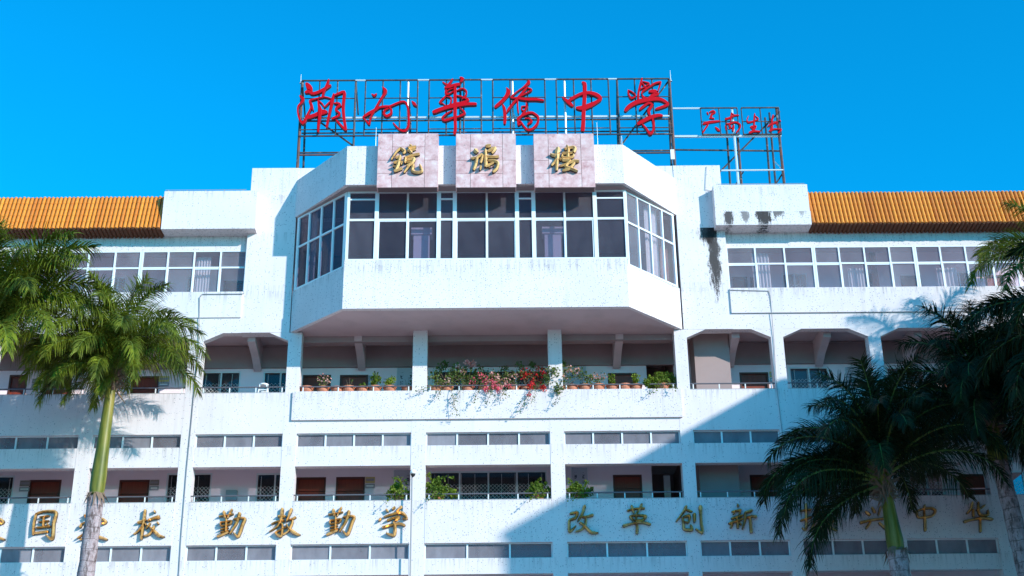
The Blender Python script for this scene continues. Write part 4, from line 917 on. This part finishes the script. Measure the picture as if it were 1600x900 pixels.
        F(t, x, Y, z, [(-.05, -.1, .75, .16), (.1, 0, .5, .3), (-.35, -.45, .35, .22), (-.6, -.45, .1, .16), (.5, 0, .45, .26), (.85, 0, .25, .2), (0, -.2, .1, .3), (-.2, -.45, -.25, .18)], 760, .07, m_leafb)
        F(t, x, Y, z, [(.2, -.1, .55, .14), (.45, -.1, .5, .12), (.0, -.1, .3, .12)], 90, .06, m_pink, 'flower'); trail(t, x, Y, z, -.35, -.85, 60, m_leafb); trail(t, x, Y, z, -1.0, -.2, 50, m_leafb)
    elif k == 'shrub':
        stems(t, x, Y, z, [(-.3, 0, .3), (.3, 0, .3), (0, 0, .4)])
        F(t, x, Y, z, [(-.4, 0, .12, .22), (-.1, 0, .28, .24), (.22, 0, .3, .2), (.42, 0, .12, .22), (0, -.1, .05, .28), (-.55, -.2, .0, .12)], 1500, .055, m_leaf); trail(t, x, Y, z, -.5, -.5, 60, m_leaf); trail(t, x, Y, z, .35, -.35, 40, m_leaf)
for px, w, h, lab in ((624, .42, .38, 'leafy potted bush with yellow tips in front of the third-floor notice board'), (686, .62, .52, 'largest bright green potted bush at the left end of the third-floor window rail'),
                   (843, .42, .34, 'bright green potted bush at the right end of the third-floor window rail'), (906, .45, .30, 'darker green potted bush right of the window, under the notice board')):
    t, x = potted(px, .26, Z3, lab, 'potted plant', 'leafy pots on the third-floor ledge', .8)
    z = Z3+.16; stems(t, x, .26, z, [(-w*.6, 0, h*.7), (w*.6, 0, h*.6), (0, 0, h)])
    bl = [(-w*.7, 0, .08, .16), (-w*.3, -.05, h*.5, .2), (w*.25, -.05, h*.4, .2), (w*.7, 0, .10, .16), (0, -.12, .02, .22), (-w*.1, 0, h*.9, .12), (-w*.5, 0, h*.7, .1)]
    F(t, x, .22, z, bl, int(900*w/.5), .07, m_leaf)
    for _ in range(5): d = rr.uniform(-w*.7, w*.7); F(t, x, .2, z, [(d, 0, h+rr.uniform(0, .2), .07)], 14, .08, m_leaf, 'sprig')
    trail(t, x, .2, z, -.35, -.35, 30, m_leaf)

# ------------------------------------------------------------------ palms
def frond_mesh(elev, droop, length, rnd, nleaf=88, leafl=1.05, hang=1.0):
    """one feather frond growing along +X from the origin, bending under its weight; leaflets in several planes"""
    mb = MB(); pts = []; p = Vector((0, 0, 0)); a = elev; n = 22; st = length/n; side = rnd.uniform(-.12, .12); az_ = 0
    for i in range(n+1):
        pts.append(p.copy()); u = i/n
        a -= droop/n*(.35+1.5*u); az_ += side/n
        p = p+Vector((math.cos(a)*math.cos(az_), math.cos(a)*math.sin(az_), math.sin(a)))*st
    for i in range(n): mb.tube(pts[i], pts[i+1], .045*(1-i/n)**.8+.006, 5, .045*(1-(i+1)/n)**.8+.005, mi=1, caps=False)
    for i in range(nleaf):
        u = .13+.87*(i+.5)/nleaf; f = u*n; k = min(int(f), n-1); q_ = pts[k].lerp(pts[k+1], f-k); tan = (pts[k+1]-pts[k]).normalized()
        sd = Vector((-tan.y, tan.x, 0)).normalized(); up = sd.cross(tan)*-1
        if up.z < 0: up = -up
        for s in (-1, 1):
            if rnd.random() < .04: continue
            L = leafl*(.45+.55*math.sin(math.pi*min(1, u*.9+.12)))*rnd.uniform(.75, 1.1)
            th = rnd.choice((-.6, -.2, .25, .7, 1.0))+rnd.uniform(-.2, .2); fw = rnd.uniform(.35, .75)+.5*u
            d = (sd*s*math.cos(th)+up*math.sin(th)+tan*fw).normalized()
            w = .0155*rnd.uniform(.8, 1.2); c = q_.copy(); seg = 4; prev = None; g = hang*rnd.uniform(.7, 1.25)
            wd = tan.cross(d).cross(d).normalized() if abs(tan.dot(d)) < .98 else up
            for j in range(seg+1):
                ww = w*(1-j/seg)**.6+.002
                cur = (c+wd*ww, c-wd*ww)
                if prev: mb.mesh([prev[0], prev[1], cur[1], cur[0]], [(0, 1, 2, 3)], 0)
                prev = cur; d = (d+Vector((0, 0, -1))*g*.30*(1+.5*j)).normalized(); c = c+d*L/seg
    return mb
FR = {}
def fronds(dark):
    if dark in FR: return FR[dark]
    out = []
    rnd = random.Random(11)
    for e, dr, ln in ((88, .6, 3.3), (79, 1.3, 3.9), (65, 1.6, 4.1), (50, 1.75, 4.2), (34, 1.7, 4.1), (14, 1.5, 4.0), (-12, 1.2, 3.7), (-42, .75, 3.3)):
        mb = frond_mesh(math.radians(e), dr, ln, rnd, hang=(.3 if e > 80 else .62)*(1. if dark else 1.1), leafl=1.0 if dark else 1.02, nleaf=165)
        me = bpy.data.meshes.new('frond'); me.from_pydata(mb.v, [], mb.f); me.materials.append(m_frond_shade if dark else m_frond); me.materials.append(m_rachis)
        me.polygons.foreach_set('material_index', mb.m); me.update(); out.append(me)
    FR[dark] = out; return out
def palm(base, top, rb, rt, shaft, lab, crown, dark=False, bulge=1.0, size=1.0, trunk=True):
    """base/top: ground point and top of the trunk; shaft: length of the green crownshaft; crown: list of (variant, azimuth degrees, scale)"""
    base, top = Vector(base), Vector(top); t = thing('palm_tree', lab, 'palm tree', base, 'royal palms in front of the school')
    rel = top-base; mb = MB(); n = 16; rings = 60; vs = []
    rn = random.Random(int(abs(base.x)*100))
    for i in range(rings+1):
        u = i/rings; c = base+rel*u+Vector((math.sin(u*2.5)*.12*rel.length/12, 0, 0))*(1-u)
        r = rb*(1-u)+rt*u+.10*rb*math.sin(u*3.1); r *= 1+.03*math.sin(i*2.1)
        if i in (rings, rings-1): r *= 1.08
        for k in range(n):
            a = k*math.tau/n; q_ = r*(1+.03*math.sin(3*a+i)); vs.append(c+Vector((math.cos(a)*q_, math.sin(a)*q_, 0)))
    mb.mesh(vs, [(i*n+k, i*n+(k+1) % n, (i+1)*n+(k+1) % n, (i+1)*n+k) for i in range(rings) for k in range(n)])
    mb.build('trunk', m_trunk, t, smooth=True)
    ring = MB(); 
    for k in range(26):
        a = k*math.tau/26+rn.uniform(-.1, .1); p0 = top+Vector((math.cos(a)*rt*1.05, math.sin(a)*rt*1.05, rn.uniform(-.02, .12)))
        p1 = p0+Vector((math.cos(a)*.12-math.sin(a)*rn.uniform(-.2, .2), math.sin(a)*.12+math.cos(a)*rn.uniform(-.2, .2), rn.uniform(-.5, .05)))
        ring.mesh([p0+Vector((-math.sin(a)*.05, math.cos(a)*.05, .02)), p0-Vector((-math.sin(a)*.05, math.cos(a)*.05, -.02)), p1], [(0, 1, 2)])
    ring.build('dead_sheath', m_fibre, t, kind='stuff')
    d = rel.normalized(); c = MB(); prof = [(0, 1.12), (.06, 1.25), (.15, 1.28), (.35, 1.08), (.6, .92), (.85, .80), (1.0, .66)]
    vs = []
    for (u, r) in prof:
        cc = top+d*shaft*u
        for k in range(n): a = k*math.tau/n; vs.append(cc+Vector((math.cos(a), math.sin(a), 0))*rt*r*bulge)
    c.mesh(vs, [(i*n+k, i*n+(k+1) % n, (i+1)*n+(k+1) % n, (i+1)*n+k) for i in range(len(prof)-1) for k in range(n)])
    c.build('crownshaft', m_crown, t, smooth=True)
    hub = top+d*shaft
    fb = MB()
    for k in range(150):
        a = rn.uniform(0, math.tau); p0 = hub+Vector((math.cos(a)*rt*.5, math.sin(a)*rt*.5, rn.uniform(-.95, .3))); p1 = p0+Vector((math.cos(a)*rn.uniform(.1, .4), math.sin(a)*rn.uniform(.1, .4), rn.uniform(-.45, .35)))
        fb.tube(p0, p1, rn.uniform(.02, .07), 5, .01)
    fb.build('leaf_base_fibre', m_fibre, t, kind='stuff')
    ms = fronds(dark)
    for (v, azd, sc) in crown:
        o = bpy.data.objects.new('frond', ms[v]); COL.objects.link(o); o.parent = t
        o.location = hub+Vector((0, 0, .18-.10*v+.12*(v == 0)))-base; o.rotation_euler = (rn.uniform(-.08, .08), rn.uniform(-.06, .06), math.radians(azd)); o.scale = (sc*size,)*3
    return t
def full_crown(seed, lists):
    rn = random.Random(seed); out = []; a = rn.uniform(0, 360)
    for v, cnt in lists:
        for k in range(cnt): out.append((v, a+360*k/cnt+rn.uniform(-18, 18), rn.uniform(.88, 1.08)))
        a += 47
    return out
STD = ((0, 1), (1, 3), (2, 4), (3, 4), (4, 4), (5, 4), (6, 4), (7, 3))
yA = -2.95
bA, tA = at(118, 990, yA), at(150, 776, yA); bb = bA+(bA-tA)*((bA.z)/(tA.z-bA.z)*.55); 
palm((bb.x, yA, 0), (tA.x, yA, tA.z), .25, .225, az(168, 568, yA)-tA.z, 'royal palm with a bright green crownshaft in full sun, grey ringed trunk at left',
     full_crown(31, ((0, 2), (1, 5), (2, 6)))+[(3, a_, .95) for a_ in (0, 35, 100, 150, 185, 215, 250, 290, 325)]+[(4, a_, .9) for a_ in (165, 190, 210, 240, 265, 300, 335, 20, 120)]+[(5, a_, .8) for a_ in (180, 205, 235, 270, 300)]+[(6, 200, .6), (6, 275, .6)], bulge=.80, size=.83)
yB = -4.6; tB = at(-50, 655, yB)
palm((tB.x-.6, yB, 0), (tB.x, yB, tB.z), .32, .28, 2.6, 'royal palm mostly outside the frame at the far left, fronds arching in', full_crown(5, ((0, 1), (1, 5), (2, 6), (3, 6), (4, 5)))+[(1, 5, 1.15), (1, -20, 1.1), (2, -25, 1.1), (2, 20, 1.1), (3, 0, 1.0), (5, -60, .9)])
yD = -3.6; tD = at(1401, 862, yD)
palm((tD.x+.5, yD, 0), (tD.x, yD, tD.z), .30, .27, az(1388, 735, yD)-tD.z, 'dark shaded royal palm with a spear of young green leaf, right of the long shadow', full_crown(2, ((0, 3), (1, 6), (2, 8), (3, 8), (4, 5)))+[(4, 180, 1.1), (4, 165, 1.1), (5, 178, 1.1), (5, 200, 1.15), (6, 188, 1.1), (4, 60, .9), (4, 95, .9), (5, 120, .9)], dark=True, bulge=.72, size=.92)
yE = -3.0; tE = at(1562, 722, yE)
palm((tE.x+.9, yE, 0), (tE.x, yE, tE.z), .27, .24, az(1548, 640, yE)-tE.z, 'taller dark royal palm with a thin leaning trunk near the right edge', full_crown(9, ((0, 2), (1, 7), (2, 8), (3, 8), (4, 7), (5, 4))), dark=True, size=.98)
yF = -3.6; tF = at(1690, 500, yF)
palm((tF.x+.3, yF, 0), (tF.x, yF, tF.z), .32, .26, 1.9, 'tallest royal palm outside the right edge with hanging fronds in view', full_crown(4, ((1, 3), (2, 2), (3, 3), (4, 2)))+[(4, 182, 1.1), (5, 200, 1.0)], dark=False, size=.84)
for (x, y, h, sd, lab) in ((17.8, -3.9, 13.2, 20, 'unseen palm added to darken the right side, against the facade'), (16.9, -7.5, 12.8, 21, 'unseen palm added to darken the right side, second from the facade'), (16.6, -11.5, 12.5, 22, 'unseen palm added to darken the right side, middle of the row'), (16.4, -15.5, 11.0, 23, 'unseen palm added to darken the right side, farthest from the facade')):  # out-of-view row, added to block light from the lower right
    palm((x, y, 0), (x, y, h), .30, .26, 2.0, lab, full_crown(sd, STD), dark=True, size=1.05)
